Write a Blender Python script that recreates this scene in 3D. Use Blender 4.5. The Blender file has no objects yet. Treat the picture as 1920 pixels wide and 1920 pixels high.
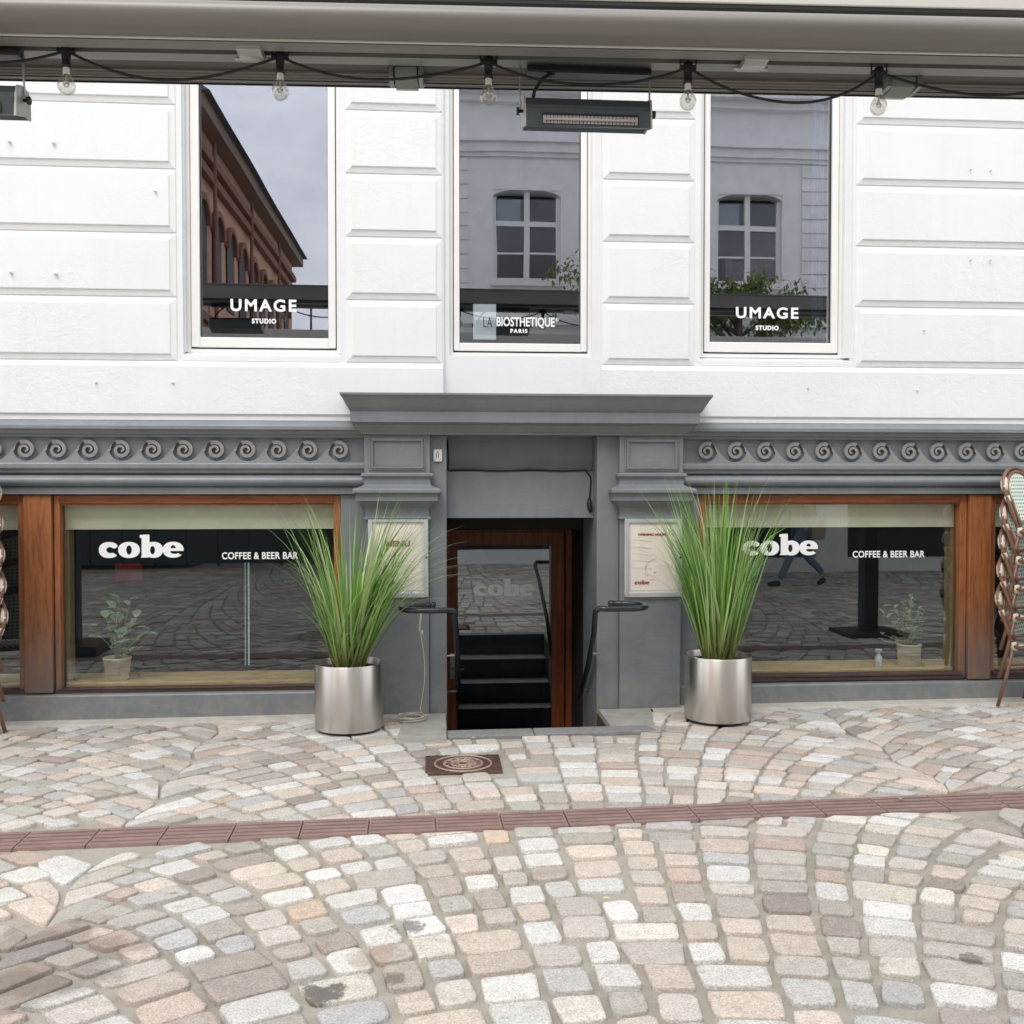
import bpy, bmesh, math, random
from mathutils import Vector, Matrix
R = math.radians
random.seed(7)
sc = bpy.context.scene
# ------------------------------------------------------------------ camera
CAM = Vector((0, -7.08, 1.6)); YAW = R(4.3); PITCH = R(1.4); F = 1850.0
cd = bpy.data.cameras.new('camera'); cam = bpy.data.objects.new('camera', cd)
sc.collection.objects.link(cam); sc.camera = cam
cam.location = CAM; cam.rotation_euler = (R(90) - PITCH, 0, -YAW)
cd.sensor_width = 36; cd.lens = 36 * F / 1920; cd.clip_end = 500; cd.clip_start = 0.05
CF = Vector((math.sin(YAW) * math.cos(PITCH), math.cos(YAW) * math.cos(PITCH), -math.sin(PITCH)))
CR = Vector((math.cos(YAW), -math.sin(YAW), 0)); CU = CR.cross(CF)
def at(px, py, Y):                       # photo pixel -> real point on the plane y = Y
    d = CF * F + CR * (px - 960) + CU * (960 - py)
    return CAM + d * ((Y - CAM.y) / d.y)
def proj(p):
    v = Vector(p) - CAM; w = v.dot(CF)
    if w < .05: return None
    return (960 + F * v.dot(CR) / w, 960 - F * v.dot(CU) / w)
# ------------------------------------------------------------------ world, sun, exposure
SUN_EL = R(52); SUN_AZ = R(205)
w = bpy.data.worlds.new('World'); sc.world = w; w.use_nodes = True
nt = w.node_tree; nt.nodes.clear(); N = nt.nodes.new; L = nt.links.new
out = N('ShaderNodeOutputWorld'); bg = N('ShaderNodeBackground'); bg.inputs[1].default_value = 0.13
sky = N('ShaderNodeTexSky'); sky.sky_type = 'NISHITA'; sky.sun_disc = False
sky.sun_elevation = SUN_EL; sky.sun_rotation = SUN_AZ; sky.air_density = 1.2; sky.dust_density = 2
tc = N('ShaderNodeTexCoord'); mp = N('ShaderNodeMapping'); mp.inputs['Scale'].default_value = (1.6, 1.6, 4.5)
no = N('ShaderNodeTexNoise'); no.inputs['Scale'].default_value = 2.2; no.inputs['Detail'].default_value = 7; no.inputs['Roughness'].default_value = .55
cr = N('ShaderNodeValToRGB'); cr.color_ramp.elements[0].position = .34; cr.color_ramp.elements[1].position = .66
cr.color_ramp.elements[0].color = (4.9, 4.95, 5.3, 1); cr.color_ramp.elements[1].color = (8.8, 8.75, 8.8, 1)
mx = N('ShaderNodeMix'); mx.data_type = 'RGBA'; mx.inputs[0].default_value = .88
L(tc.outputs['Generated'], mp.inputs[0]); L(mp.outputs[0], no.inputs['Vector']); L(no.outputs['Fac'], cr.inputs[0])
L(sky.outputs[0], mx.inputs[6]); L(cr.outputs[0], mx.inputs[7]); L(mx.outputs[2], bg.inputs[0]); L(bg.outputs[0], out.inputs[0])
sd = bpy.data.lights.new('sun', 'SUN'); sd.energy = .85; sd.angle = R(28); sd.color = (1, .965, .92)
so = bpy.data.objects.new('sun', sd); sc.collection.objects.link(so)
sdir = Vector((math.sin(SUN_AZ) * math.cos(SUN_EL), math.cos(SUN_AZ) * math.cos(SUN_EL), math.sin(SUN_EL)))
so.rotation_euler = sdir.to_track_quat('Z', 'Y').to_euler()
sc.view_settings.view_transform = 'Standard'; sc.view_settings.look = 'None'
sc.view_settings.exposure = 1.03; sc.view_settings.gamma = 1
sc.render.engine = 'CYCLES'; sc.cycles.max_bounces = 10; sc.cycles.transparent_max_bounces = 16
sc.cycles.use_denoising = True
# ------------------------------------------------------------------ helpers
COL = sc.collection
class MB:
    def __init__(s): s.v = []; s.f = []; s.m = []; s.s = []; s.c = None
    def add(s, vs, fs, mi=0, smooth=False):
        b = len(s.v); s.v += [tuple(p) for p in vs]
        for f in fs: s.f.append([i + b for i in f]); s.m.append(mi); s.s.append(smooth)
    def box(s, x0, x1, y0, y1, z0, z1, mi=0):
        s.add([(x0,y0,z0),(x1,y0,z0),(x1,y1,z0),(x0,y1,z0),(x0,y0,z1),(x1,y0,z1),(x1,y1,z1),(x0,y1,z1)],
              [(0,3,2,1),(4,5,6,7),(0,1,5,4),(1,2,6,5),(2,3,7,6),(3,0,4,7)], mi); return s
    def prof(s, pts, x0, x1, mi=0, smooth=False, dy=0):     # closed profile of (y, z) extruded along x; dy shears ends
        n = len(pts); vs = [(x0, y, z) for y, z in pts] + [(x1, y, z) for y, z in pts]
        s.add(vs, [(i, (i+1) % n, (i+1) % n + n, i + n) for i in range(n)], mi, smooth)
        s.add(vs, [list(range(n))[::-1], list(range(n, 2*n))], mi); return s
    def outline(s, pts, y0, y1, mi=0):                       # closed outline of (x, z) extruded along y
        n = len(pts); vs = [(x, y0, z) for x, z in pts] + [(x, y1, z) for x, z in pts]
        s.add(vs, [(i, (i+1) % n, (i+1) % n + n, i + n) for i in range(n)] + [list(range(n))[::-1], list(range(n, 2*n))], mi); return s
    def loft(s, rings, back, mi=0):                          # rings (xl, xr, yfront, z), open at the back plane
        vs = []
        for xl, xr, yf, z in rings: vs += [(xl, back, z), (xl, yf, z), (xr, yf, z), (xr, back, z)]
        fs = []
        for k in range(len(rings) - 1):
            for i in range(4): j = (i+1) % 4; fs.append((k*4+i, k*4+j, k*4+4+j, k*4+4+i))
        n = len(rings) * 4
        s.add(vs, fs + [(0,1,2,3), (n-1,n-2,n-3,n-4)], mi); return s
    def tube(s, pts, r, n=8, mi=0, cap=True):
        pts = [Vector(p) for p in pts]; m = len(pts); vs = []
        rr = r if isinstance(r, (list, tuple)) else [r] * m
        t0 = (pts[1] - pts[0]).normalized(); up = Vector((0,0,1)) if abs(t0.z) < .9 else Vector((1,0,0))
        a = t0.cross(up).normalized()
        for k in range(m):
            t = (pts[min(k+1, m-1)] - pts[max(k-1, 0)]).normalized()
            a = (a - t * a.dot(t)).normalized(); b = t.cross(a)
            for i in range(n):
                q = 2*math.pi*i/n; vs.append(pts[k] + (a*math.cos(q) + b*math.sin(q)) * rr[k])
        fs = [(k*n+i, k*n+(i+1) % n, (k+1)*n+(i+1) % n, (k+1)*n+i) for k in range(m-1) for i in range(n)]
        s.add(vs, fs, mi, True)
        if cap: s.add(vs, [list(range(n))[::-1], list(range((m-1)*n, m*n))], mi)
        return s
    def lathe(s, pr, c=(0,0,0), n=24, mi=0, axis='z'):
        vs = []
        for r, z in pr:
            for i in range(n):
                q = 2*math.pi*i/n; p = (r*math.cos(q), r*math.sin(q), z)
                if axis == 'y': p = (p[0], -p[2], p[1])
                vs.append((c[0]+p[0], c[1]+p[1], c[2]+p[2]))
        s.add(vs, [(k*n+i, k*n+(i+1) % n, (k+1)*n+(i+1) % n, (k+1)*n+i) for k in range(len(pr)-1) for i in range(n)], mi, True)
        return s
    def build(s, name, mats, parent=None, bevel=0, bseg=2, world=True, colname=None, flip=True):
        off = Vector((0,0,0))
        if parent is not None and world:
            p = parent
            while p is not None: off += p.location; p = p.parent
        me = bpy.data.meshes.new(name)
        me.from_pydata([(v[0]-off.x, v[1]-off.y, v[2]-off.z) for v in s.v], [], s.f)
        if not isinstance(mats, (list, tuple)): mats = [mats]
        for m in mats: me.materials.append(m)
        me.polygons.foreach_set('material_index', s.m); me.polygons.foreach_set('use_smooth', s.s)
        if flip:
            bm = bmesh.new(); bm.from_mesh(me); bmesh.ops.remove_doubles(bm, verts=bm.verts, dist=1e-6)
            bmesh.ops.recalc_face_normals(bm, faces=bm.faces); bm.to_mesh(me); bm.free()
        if s.c:
            a = me.color_attributes.new('tint', 'FLOAT_COLOR', 'POINT')
            a.data.foreach_set('color', [x for c in s.c for x in c])
        me.update()
        o = bpy.data.objects.new(name, me); COL.objects.link(o)
        if parent is not None: o.parent = parent
        if bevel:
            b = o.modifiers.new('bevel', 'BEVEL'); b.width = bevel; b.segments = bseg; b.limit_method = 'ANGLE'; b.angle_limit = R(35)
        return o
def tag(o, label=None, cat=None, group=None, kind=None):
    if label: o['label'] = label
    if cat: o['category'] = cat
    if group: o['group'] = group
    if kind: o['kind'] = kind
    return o
def thing(name, loc, label, cat, group=None, rz=0):
    o = bpy.data.objects.new(name, None); COL.objects.link(o); o.location = loc; o.rotation_euler = (0,0,rz)
    o.empty_display_size = .1
    return tag(o, label, cat, group)
def kids(o): return [c for c in bpy.data.objects if c.parent == o]
def copy_tree(o, parent=None):
    c = o.copy(); COL.objects.link(c)
    if parent is not None: c.parent = parent
    for ch in kids(o): copy_tree(ch, c)
    return c
# ------------------------------------------------------------------ materials
def newmat(name):
    m = bpy.data.materials.new(name); m.use_nodes = True; nt = m.node_tree; nt.nodes.clear()
    o = nt.nodes.new('ShaderNodeOutputMaterial'); b = nt.nodes.new('ShaderNodeBsdfPrincipled'); nt.links.new(b.outputs[0], o.inputs[0])
    return m, nt, b, o
def noise(nt, scale, detail=4, rough=.55, vec=None, dist=0):
    n = nt.nodes.new('ShaderNodeTexNoise'); n.inputs['Scale'].default_value = scale; n.inputs['Detail'].default_value = detail
    n.inputs['Roughness'].default_value = rough; n.inputs['Distortion'].default_value = dist
    if vec is not None: nt.links.new(vec, n.inputs['Vector'])
    return n.outputs['Fac']
def ramp(nt, fac, stops):
    r = nt.nodes.new('ShaderNodeValToRGB'); e = r.color_ramp.elements
    while len(e) < len(stops): e.new(.5)
    for i, (p, c) in enumerate(stops):
        e[i].position = p; e[i].color = (c, c, c, 1) if not isinstance(c, tuple) else (*c, 1)
    nt.links.new(fac, r.inputs[0]); return r.outputs[0]
def mixc(nt, a, b, fac, mode='MIX'):
    m = nt.nodes.new('ShaderNodeMix'); m.data_type = 'RGBA'; m.blend_type = mode
    for sock, v in ((m.inputs[0], fac), (m.inputs[6], a), (m.inputs[7], b)):
        if isinstance(v, (int, float)): sock.default_value = v
        elif isinstance(v, tuple): sock.default_value = (*v, 1)
        else: nt.links.new(v, sock)
    return m.outputs[2]
def coords(nt, scale=(1,1,1), kind='Object'):
    t = nt.nodes.new('ShaderNodeTexCoord'); mp = nt.nodes.new('ShaderNodeMapping'); mp.inputs['Scale'].default_value = scale
    nt.links.new(t.outputs[kind], mp.inputs[0]); return mp.outputs[0]
def bump(nt, b, h, strength=.3, dist=.01, prev=None):
    bn = nt.nodes.new('ShaderNodeBump'); bn.inputs['Strength'].default_value = strength; bn.inputs['Distance'].default_value = dist
    nt.links.new(h, bn.inputs['Height'])
    if prev is not None: nt.links.new(prev, bn.inputs['Normal'])
    nt.links.new(bn.outputs[0], b.inputs['Normal']); return bn.outputs[0]
def mat(name, col, rough=.6, metal=0, var=.08, vscale=4, bs=0, bscale=60, bdist=.004, stretch=(1,1,1), dirt=0, dirtcol=(.1,.08,.06), emit=None, spec=.5):
    m, nt, b, o = newmat(name); v = coords(nt, stretch)
    n = noise(nt, vscale, 5, .6, v)
    lo = tuple(max(0, c*(1-var)) for c in col); hi = tuple(min(1, c*(1+var)) for c in col)
    c = ramp(nt, n, [(.3, lo), (.7, hi)])
    if dirt:
        d = ramp(nt, noise(nt, vscale*2.7, 8, .7, v, .4), [(.52, 0.), (.75, 1.)])
        dm = nt.nodes.new('ShaderNodeMath'); dm.operation = 'MULTIPLY'; dm.inputs[1].default_value = dirt; nt.links.new(d, dm.inputs[0])
        c = mixc(nt, c, dirtcol, dm.outputs[0])
    nt.links.new(c, b.inputs['Base Color'])
    b.inputs['Roughness'].default_value = rough; b.inputs['Metallic'].default_value = metal
    b.inputs['Specular IOR Level'].default_value = spec
    if bs: bump(nt, b, noise(nt, bscale, 6, .6, v), bs, bdist)
    if emit: b.inputs['Emission Color'].default_value = (*emit[0], 1); b.inputs['Emission Strength'].default_value = emit[1]
    return m
def plaster(name, col, rough, amt):
    m, nt, b, o = newmat(name); v = coords(nt)
    c = ramp(nt, noise(nt, 1.7, 6, .6, v), [(.3, tuple(x*.955 for x in col)), (.7, col)])
    spots = ramp(nt, noise(nt, 9, 9, .75, v), [(.66, 0.), (.74, 1.)])
    c = mixc(nt, c, tuple(x*.86 for x in col), spots)
    stk = ramp(nt, noise(nt, 5, 6, .7, coords(nt, (2.6, 2.6, .22))), [(.30, .92), (.52, 1.)]); c = mixc(nt, c, stk, .3, 'MULTIPLY')
    nt.links.new(c, b.inputs['Base Color']); b.inputs['Roughness'].default_value = rough
    mask = ramp(nt, noise(nt, 1.1, 3, .5, v), [(.42, .15), (.62, 1.)])
    h = noise(nt, 26, 8, .68, v, .6)
    mm = nt.nodes.new('ShaderNodeMath'); mm.operation = 'MULTIPLY'; nt.links.new(h, mm.inputs[0]); nt.links.new(mask, mm.inputs[1])
    p = bump(nt, b, mm.outputs[0], amt, .012)
    bump(nt, b, noise(nt, 150, 3, .6, v), .12, .002, p)
    return m
def paint(name, col, rough=.42):
    m, nt, b, o = newmat(name); v = coords(nt)
    c = ramp(nt, noise(nt, 2.3, 7, .65, v), [(.3, tuple(x*.86 for x in col)), (.7, tuple(x*1.1 for x in col))])
    sc_ = ramp(nt, noise(nt, 21, 10, .8, v), [(.69, 0.), (.73, 1.)])
    c = mixc(nt, c, tuple(min(1, x*1.9) for x in col), sc_)
    sx = nt.nodes.new('ShaderNodeSeparateXYZ'); nt.links.new(v, sx.inputs[0])
    mr = nt.nodes.new('ShaderNodeMapRange'); mr.inputs[1].default_value = .02; mr.inputs[2].default_value = .30; mr.inputs[3].default_value = .75; mr.inputs[4].default_value = 0; nt.links.new(sx.outputs[2], mr.inputs[0])
    sp = ramp(nt, noise(nt, 12, 9, .75, v), [(.42, 0.), (.62, 1.)]); mm = nt.nodes.new('ShaderNodeMath'); mm.operation = 'MULTIPLY'; nt.links.new(mr.outputs[0], mm.inputs[0]); nt.links.new(sp, mm.inputs[1])
    c = mixc(nt, c, (.30,.285,.25), mm.outputs[0])
    stk = ramp(nt, noise(nt, 6, 7, .7, coords(nt, (2.2, 2.2, .3))), [(.3, .86), (.6, 1.)]); c = mixc(nt, c, stk, .5, 'MULTIPLY')
    nt.links.new(c, b.inputs['Base Color'])
    r = ramp(nt, noise(nt, 5, 4, .6, v), [(.3, rough-.08), (.7, rough+.14)]); nt.links.new(r, b.inputs['Roughness'])
    v2 = coords(nt, (1, 1, 3.2))
    p = bump(nt, b, noise(nt, 14, 7, .62, v2, .5), .35, .008)
    bump(nt, b, noise(nt, 90, 4, .6, v2), .15, .002, p)
    return m
def wood(name, light, dark, grey, axis='z', z0=.15, z1=1.0, weather=.9, rough=.5):
    m, nt, b, o = newmat(name)
    s = {'z': (14, 14, 1.1), 'x': (1.1, 14, 14), 'y': (14, 1.1, 14)}[axis]
    v = coords(nt, s); v2 = coords(nt)
    g = noise(nt, 3.2, 8, .65, v, .8)
    c = ramp(nt, g, [(.3, dark), (.52, light), (.72, tuple(min(1, x*1.25) for x in light))])
    fine = ramp(nt, noise(nt, 17, 5, .7, v), [(.35, .72), (.65, 1.)]); c = mixc(nt, c, fine, .7, 'MULTIPLY')
    if weather:
        sx = nt.nodes.new('ShaderNodeSeparateXYZ'); nt.links.new(v2, sx.inputs[0])
        mr = nt.nodes.new('ShaderNodeMapRange'); mr.inputs[1].default_value = z0; mr.inputs[2].default_value = z1
        mr.inputs[3].default_value = weather; mr.inputs[4].default_value = 0; nt.links.new(sx.outputs[2], mr.inputs[0])
        nn = ramp(nt, noise(nt, 2.2, 6, .7, v), [(.3, .25), (.7, 1.)])
        mm = nt.nodes.new('ShaderNodeMath'); mm.operation = 'MULTIPLY'; nt.links.new(mr.outputs[0], mm.inputs[0]); nt.links.new(nn, mm.inputs[1])
        c = mixc(nt, c, grey, mm.outputs[0])
    nt.links.new(c, b.inputs['Base Color']); b.inputs['Roughness'].default_value = rough
    bump(nt, b, noise(nt, 9, 6, .7, v), .3, .003); return m
def glass(name, fac, tint=(1,1,1), trans=(.93,.95,.94), warp=.0):
    m = bpy.data.materials.new(name); m.use_nodes = True; nt = m.node_tree; nt.nodes.clear()
    o = nt.nodes.new('ShaderNodeOutputMaterial'); t = nt.nodes.new('ShaderNodeBsdfTransparent'); g = nt.nodes.new('ShaderNodeBsdfGlossy')
    g.inputs['Roughness'].default_value = 0.0; g.inputs['Color'].default_value = (*tint, 1); t.inputs['Color'].default_value = (*trans, 1)
    fr = nt.nodes.new('ShaderNodeLayerWeight'); fr.inputs[0].default_value = .25
    mr = nt.nodes.new('ShaderNodeMapRange'); mr.inputs[3].default_value = fac; mr.inputs[4].default_value = min(1, fac+.5)
    nt.links.new(fr.outputs[1], mr.inputs[0])
    x = nt.nodes.new('ShaderNodeMixShader'); nt.links.new(mr.outputs[0], x.inputs[0]); nt.links.new(t.outputs[0], x.inputs[1]); nt.links.new(g.outputs[0], x.inputs[2])
    nt.links.new(x.outputs[0], o.inputs[0])
    if warp:
        bn = nt.nodes.new('ShaderNodeBump'); bn.inputs['Strength'].default_value = warp; bn.inputs['Distance'].default_value = .02
        nt.links.new(noise(nt, 1.3, 1, .4, coords(nt)), bn.inputs['Height']); nt.links.new(bn.outputs[0], g.inputs['Normal'])
    return m
M = {}
M['white'] = plaster('white_plaster', (.77,.785,.79), .55, .5)
M['white_trim'] = mat('white_window_paint', (.80,.80,.775), .35, var=.03)
M['grey'] = paint('grey_paint', (.195,.215,.23))
M['grey_hi'] = paint('grey_paint_scroll', (.205,.225,.24))
M['wood'] = wood('varnished_wood', (.36,.13,.045), (.17,.055,.02), (.13,.11,.095), z0=.2, z1=.85, weather=1.3)
M['wood_top'] = wood('varnished_wood_rail', (.30,.095,.03), (.13,.04,.015), (.10,.085,.075), axis='x', weather=0)
M['wood_low'] = wood('weathered_wood_sill', (.075,.045,.038), (.035,.02,.018), (.10,.085,.075), axis='x', weather=0, rough=.4)
M['door_wood'] = wood('door_wood', (.32,.09,.027), (.14,.035,.013), (.1,.08,.07), weather=0)
M['shelf'] = wood('pine_shelf', (.85,.60,.30), (.62,.38,.16), (.3,.25,.2), axis='x', weather=0)
M['glass_up'] = glass('upper_glass', .20, (.90,.91,1.0), (.93,.95,.95), .035)
M['glass_shop'] = glass('shop_glass', .055, (.95,.98,1.0), (.90,.93,.93), .02)
M['glass_door'] = glass('door_glass', .14, (.93,.95,1.0), (.8,.84,.84), .02)
M['glass_small'] = glass('clear_bulb_glass', .02, (1,1,1), (1,1,1))
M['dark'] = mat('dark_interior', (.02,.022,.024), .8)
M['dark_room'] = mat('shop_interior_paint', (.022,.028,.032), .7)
M['black'] = mat('black_paint', (.012,.013,.015), .35)
M['rubber'] = mat('black_rubber', (.012,.012,.013), .6)
M['valance'] = mat('beige_roller_blind', (.92,.85,.66), .8, bs=.15)
M['vinyl'] = mat('white_vinyl', (.86,.88,.88), .5, var=.01)
M['vinyl_grey'] = mat('frosted_vinyl', (.34,.35,.35), .16, 1.0, var=.02)
M['paper'] = mat('paper_sheet', (.90,.95,.96), .7, var=.02)
M['cream_paper'] = mat('cream_paper', (.92,.84,.78), .6, var=.05, vscale=12, stretch=(.4,1,3))
M['red_ink'] = mat('red_ink', (.38,.04,.035), .6)
M['brown_ink'] = mat('brown_ink', (.35,.17,.12), .6)
M['pencil'] = mat('pencil_line', (.30,.20,.17), .7)
M['silver'] = mat('anodised_silver', (.62,.64,.65), .38, .55, var=.03)
M['alu_beige'] = mat('beige_aluminium', (.205,.195,.178), .42, 0.15, var=.05, stretch=(.3,4,4))
M['alu_dark'] = mat('dark_shaded_aluminium', (.075,.062,.052), .5, 0.1, var=.08, stretch=(.3,4,4))  # shade under the awning put into the colour; plain dark on opposite canopies
M['alu_grey'] = mat('grey_aluminium', (.27,.265,.25), .4, .4, var=.05, stretch=(.3,5,5))
M['fascia'] = mat('pale_awning_fascia', (.62,.61,.56), .5, var=.03)
M['galv'] = mat('galvanised_clamp', (.5,.5,.48), .4, .6, var=.1)
M['heater'] = mat('heater_housing', (.055,.072,.078), .45, .2, var=.15, vscale=9)
M['heater_end'] = mat('heater_end_cap', (.42,.42,.38), .45, .4)
M['reflector'] = mat('heater_reflector', (.40,.39,.37), .3, .7, var=.1, vscale=30)
M['handrail'] = mat('black_gloss_paint', (.018,.024,.03), .16, var=.3, vscale=8, bs=.1, bscale=20)
M['handle'] = mat('door_handle_metal', (.6,.58,.54), .3, .9)
M['porcelain'] = mat('bulb_cap', (.62,.62,.55), .4)
M['iron'] = mat('rusty_cast_iron', (.105,.062,.048), .55, .3, var=.25, vscale=14, bs=.4, bscale=70, dirt=.4, dirtcol=(.28,.2,.15))
M['iron_hi'] = mat('worn_cast_iron', (.42,.30,.25), .5, .3, var=.15, vscale=20)
M['drain'] = mat('reddish_cast_iron', (.285,.19,.17), .6, .15, var=.18, vscale=7, bs=.3, bscale=60, dirt=.35, dirtcol=(.36,.29,.24))
M['drain_dark'] = mat('drain_slot', (.10,.06,.055), .8)
M['concrete'] = mat('granite_slab', (.36,.35,.32), .8, var=.16, vscale=9, bs=.5, bscale=110, dirt=.35, dirtcol=(.22,.21,.19))
M['kerb'] = mat('grey_granite_kerb', (.235,.24,.235), .8, var=.2, vscale=30, bs=.5, bscale=120)
M['strip'] = mat('mortar_strip', (.50,.475,.42), .85, var=.14, vscale=7, bs=.6, bscale=60, dirt=.4, dirtcol=(.3,.28,.22))
M['step'] = mat('stone_step', (.30,.33,.35), .6, var=.15, vscale=8)
M['terracotta'] = mat('sand_clay_pot', (.86,.76,.56), .75, var=.06, vscale=8)
M['soil'] = mat('dark_soil', (.055,.038,.026), .95, var=.4, vscale=50, bs=.9, bscale=90, bdist=.01)
M['rope'] = mat('pale_rope', (.50,.48,.40), .8, var=.15, vscale=60)
M['led'] = mat('led_dots', (.5,.6,.55), .5, emit=((.62,1,.86), .14))
M['red'] = mat('red_back_panel', (.33,.03,.05), .45)
M['plastic'] = mat('white_plastic', (.75,.75,.72), .4)
M['rattan'] = mat('brown_rattan', (.20,.105,.07), .38, var=.2, vscale=18)
M['binding'] = mat('cream_binding', (.66,.60,.50), .6, var=.1, vscale=40, bs=.5, bscale=90, stretch=(1,1,4))
M['tree_bark'] = mat('grey_bark', (.13,.10,.08), .9, var=.3, bs=.7, bscale=20)
M['brick_white'] = mat('opposite_white_plaster', (.80,.80,.80), .6)
M['slate'] = mat('slate_roof', (.09,.10,.115), .6)
M['curtain'] = mat('pale_curtain', (.42,.45,.5), .8)
M['hoarding'] = mat('dark_green_hoarding', (.03,.05,.05), .6)
# brushed steel
m, nt_, b, o = newmat('brushed_steel'); v = coords(nt_, (1,1,.6))
b.inputs['Metallic'].default_value = 1; b.inputs['Base Color'].default_value = (.66,.63,.59,1); b.inputs['Roughness'].default_value = .38
b.inputs['Anisotropic'].default_value = .85; b.inputs['Anisotropic Rotation'].default_value = .25
tn = nt_.nodes.new('ShaderNodeTangent'); tn.direction_type = 'RADIAL'; tn.axis = 'Z'; nt_.links.new(tn.outputs[0], b.inputs['Tangent'])
M['steel'] = m
# woven panels
def weave(name, c1, c2, sx, sz):
    m, nt, b, o = newmat(name); v = coords(nt)
    ck = nt.nodes.new('ShaderNodeTexWave'); ck.wave_type = 'BANDS'; ck.bands_direction = 'X'; ck.inputs['Scale'].default_value = sx
    c2_ = nt.nodes.new('ShaderNodeTexWave'); c2_.wave_type = 'BANDS'; c2_.bands_direction = 'Z'; c2_.inputs['Scale'].default_value = sz
    c2y = nt.nodes.new('ShaderNodeTexWave'); c2y.wave_type = 'BANDS'; c2y.bands_direction = 'Y'; c2y.inputs['Scale'].default_value = sz
    for k in (ck, c2_, c2y): nt.links.new(v, k.inputs['Vector'])
    mm = nt.nodes.new('ShaderNodeMath'); mm.operation = 'MULTIPLY'; nt.links.new(ck.outputs['Fac'], mm.inputs[0])
    ad = nt.nodes.new('ShaderNodeMath'); ad.operation = 'MAXIMUM'; nt.links.new(c2_.outputs['Fac'], ad.inputs[0]); nt.links.new(c2y.outputs['Fac'], ad.inputs[1])
    nt.links.new(c2_.outputs['Fac'], mm.inputs[1])
    c = ramp(nt, mm.outputs[0], [(.32, c1), (.42, c2)]); nt.links.new(c, b.inputs['Base Color']); b.inputs['Roughness'].default_value = .5
    bump(nt, b, mm.outputs[0], .4, .004); return m
M['weave'] = weave('green_white_weave', (.70,.72,.66), (.03,.22,.13), 10, 12)
M['weave_dark'] = weave('dark_seat_weave', (.55,.57,.52), (.012,.045,.03), 8, 8)
# stones
STAINS = [(765,1733,.07,(.12,.11,.10),.75), (735,1832,.05,(.14,.11,.08),.7), (600,1856,.09,(.09,.08,.07),.85), (90,1790,.34,(.17,.125,.10),.5), (20,1850,.2,(.15,.12,.10),.5), (1820,1800,.05,(.12,.10,.08),.7), (1860,1612,.05,(.20,.12,.07),.7), (700,1790,.10,(.34,.22,.14),.5)]
def stone_mat(name, use_tint=True, base=(.42,.38,.34)):
    m, nt, b, o = newmat(name); v = coords(nt)
    at_ = nt.nodes.new('ShaderNodeAttribute'); at_.attribute_name = 'tint'; c = at_.outputs['Color']
    sp = ramp(nt, noise(nt, 150, 4, .85, v), [(.34, .36), (.5, 1.), (.68, 1.45)])
    c = mixc(nt, c, sp, .75, 'MULTIPLY')
    mo = ramp(nt, noise(nt, 19, 6, .7, v), [(.3, .80), (.7, 1.14)]); c = mixc(nt, c, mo, .8, 'MULTIPLY')
    st = ramp(nt, noise(nt, 4.6, 6, .72, v, .6), [(.67, 0.), (.71, 1.)]); mm = nt.nodes.new('ShaderNodeMath'); mm.operation = 'MULTIPLY'; mm.inputs[1].default_value = .5
    nt.links.new(st, mm.inputs[0]); c = mixc(nt, c, (.14,.115,.09), mm.outputs[0])
    for (px_, py_, rad, cc_, amt) in STAINS:
        d0 = CF*F + CR*(px_-960) + CU*(960-py_); g0 = CAM + d0*(-CAM.z/d0.z)
        vd = nt.nodes.new('ShaderNodeVectorMath'); vd.operation = 'DISTANCE'; nt.links.new(v, vd.inputs[0]); vd.inputs[1].default_value = g0
        nn = nt.nodes.new('ShaderNodeMath'); nn.operation = 'MULTIPLY_ADD'; nt.links.new(noise(nt, 1.6/rad, 5, .7, v), nn.inputs[0]); nn.inputs[1].default_value = rad*2.2; nt.links.new(vd.outputs['Value'], nn.inputs[2])
        mr = nt.nodes.new('ShaderNodeMapRange'); mr.inputs[1].default_value = rad*1.75; mr.inputs[2].default_value = rad*2.05; mr.inputs[3].default_value = amt; mr.inputs[4].default_value = 0; nt.links.new(nn.outputs[0], mr.inputs[0])
        c = mixc(nt, c, cc_, mr.outputs[0])
    nt.links.new(c, b.inputs['Base Color']); b.inputs['Roughness'].default_value = .75
    p = bump(nt, b, noise(nt, 34, 8, .72, v), .75, .009); bump(nt, b, noise(nt, 260, 4, .7, v), .4, .0018, p); return m
M['stone'] = stone_mat('granite_setts')
m, nt_, b, o = newmat('sandy_joint'); v = coords(nt_)
c = ramp(nt_, noise(nt_, 1.6, 8, .7, v), [(.3, (.30,.275,.23)), (.5, (.41,.38,.32)), (.72, (.48,.445,.38))])
c = mixc(nt_, c, ramp(nt_, noise(nt_, 320, 3, .8, v), [(.35,.62),(.6,1.1)]), .8, 'MULTIPLY')
mo = ramp(nt_, noise(nt_, 7, 7, .7, v), [(.60, 0.), (.75, .55)]); c = mixc(nt_, c, (.14,.135,.07), mo)
nt_.links.new(c, b.inputs['Base Color']); b.inputs['Roughness'].default_value = .95
p = bump(nt_, b, noise(nt_, 60, 8, .75, v), .8, .008); M['sand'] = m
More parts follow.
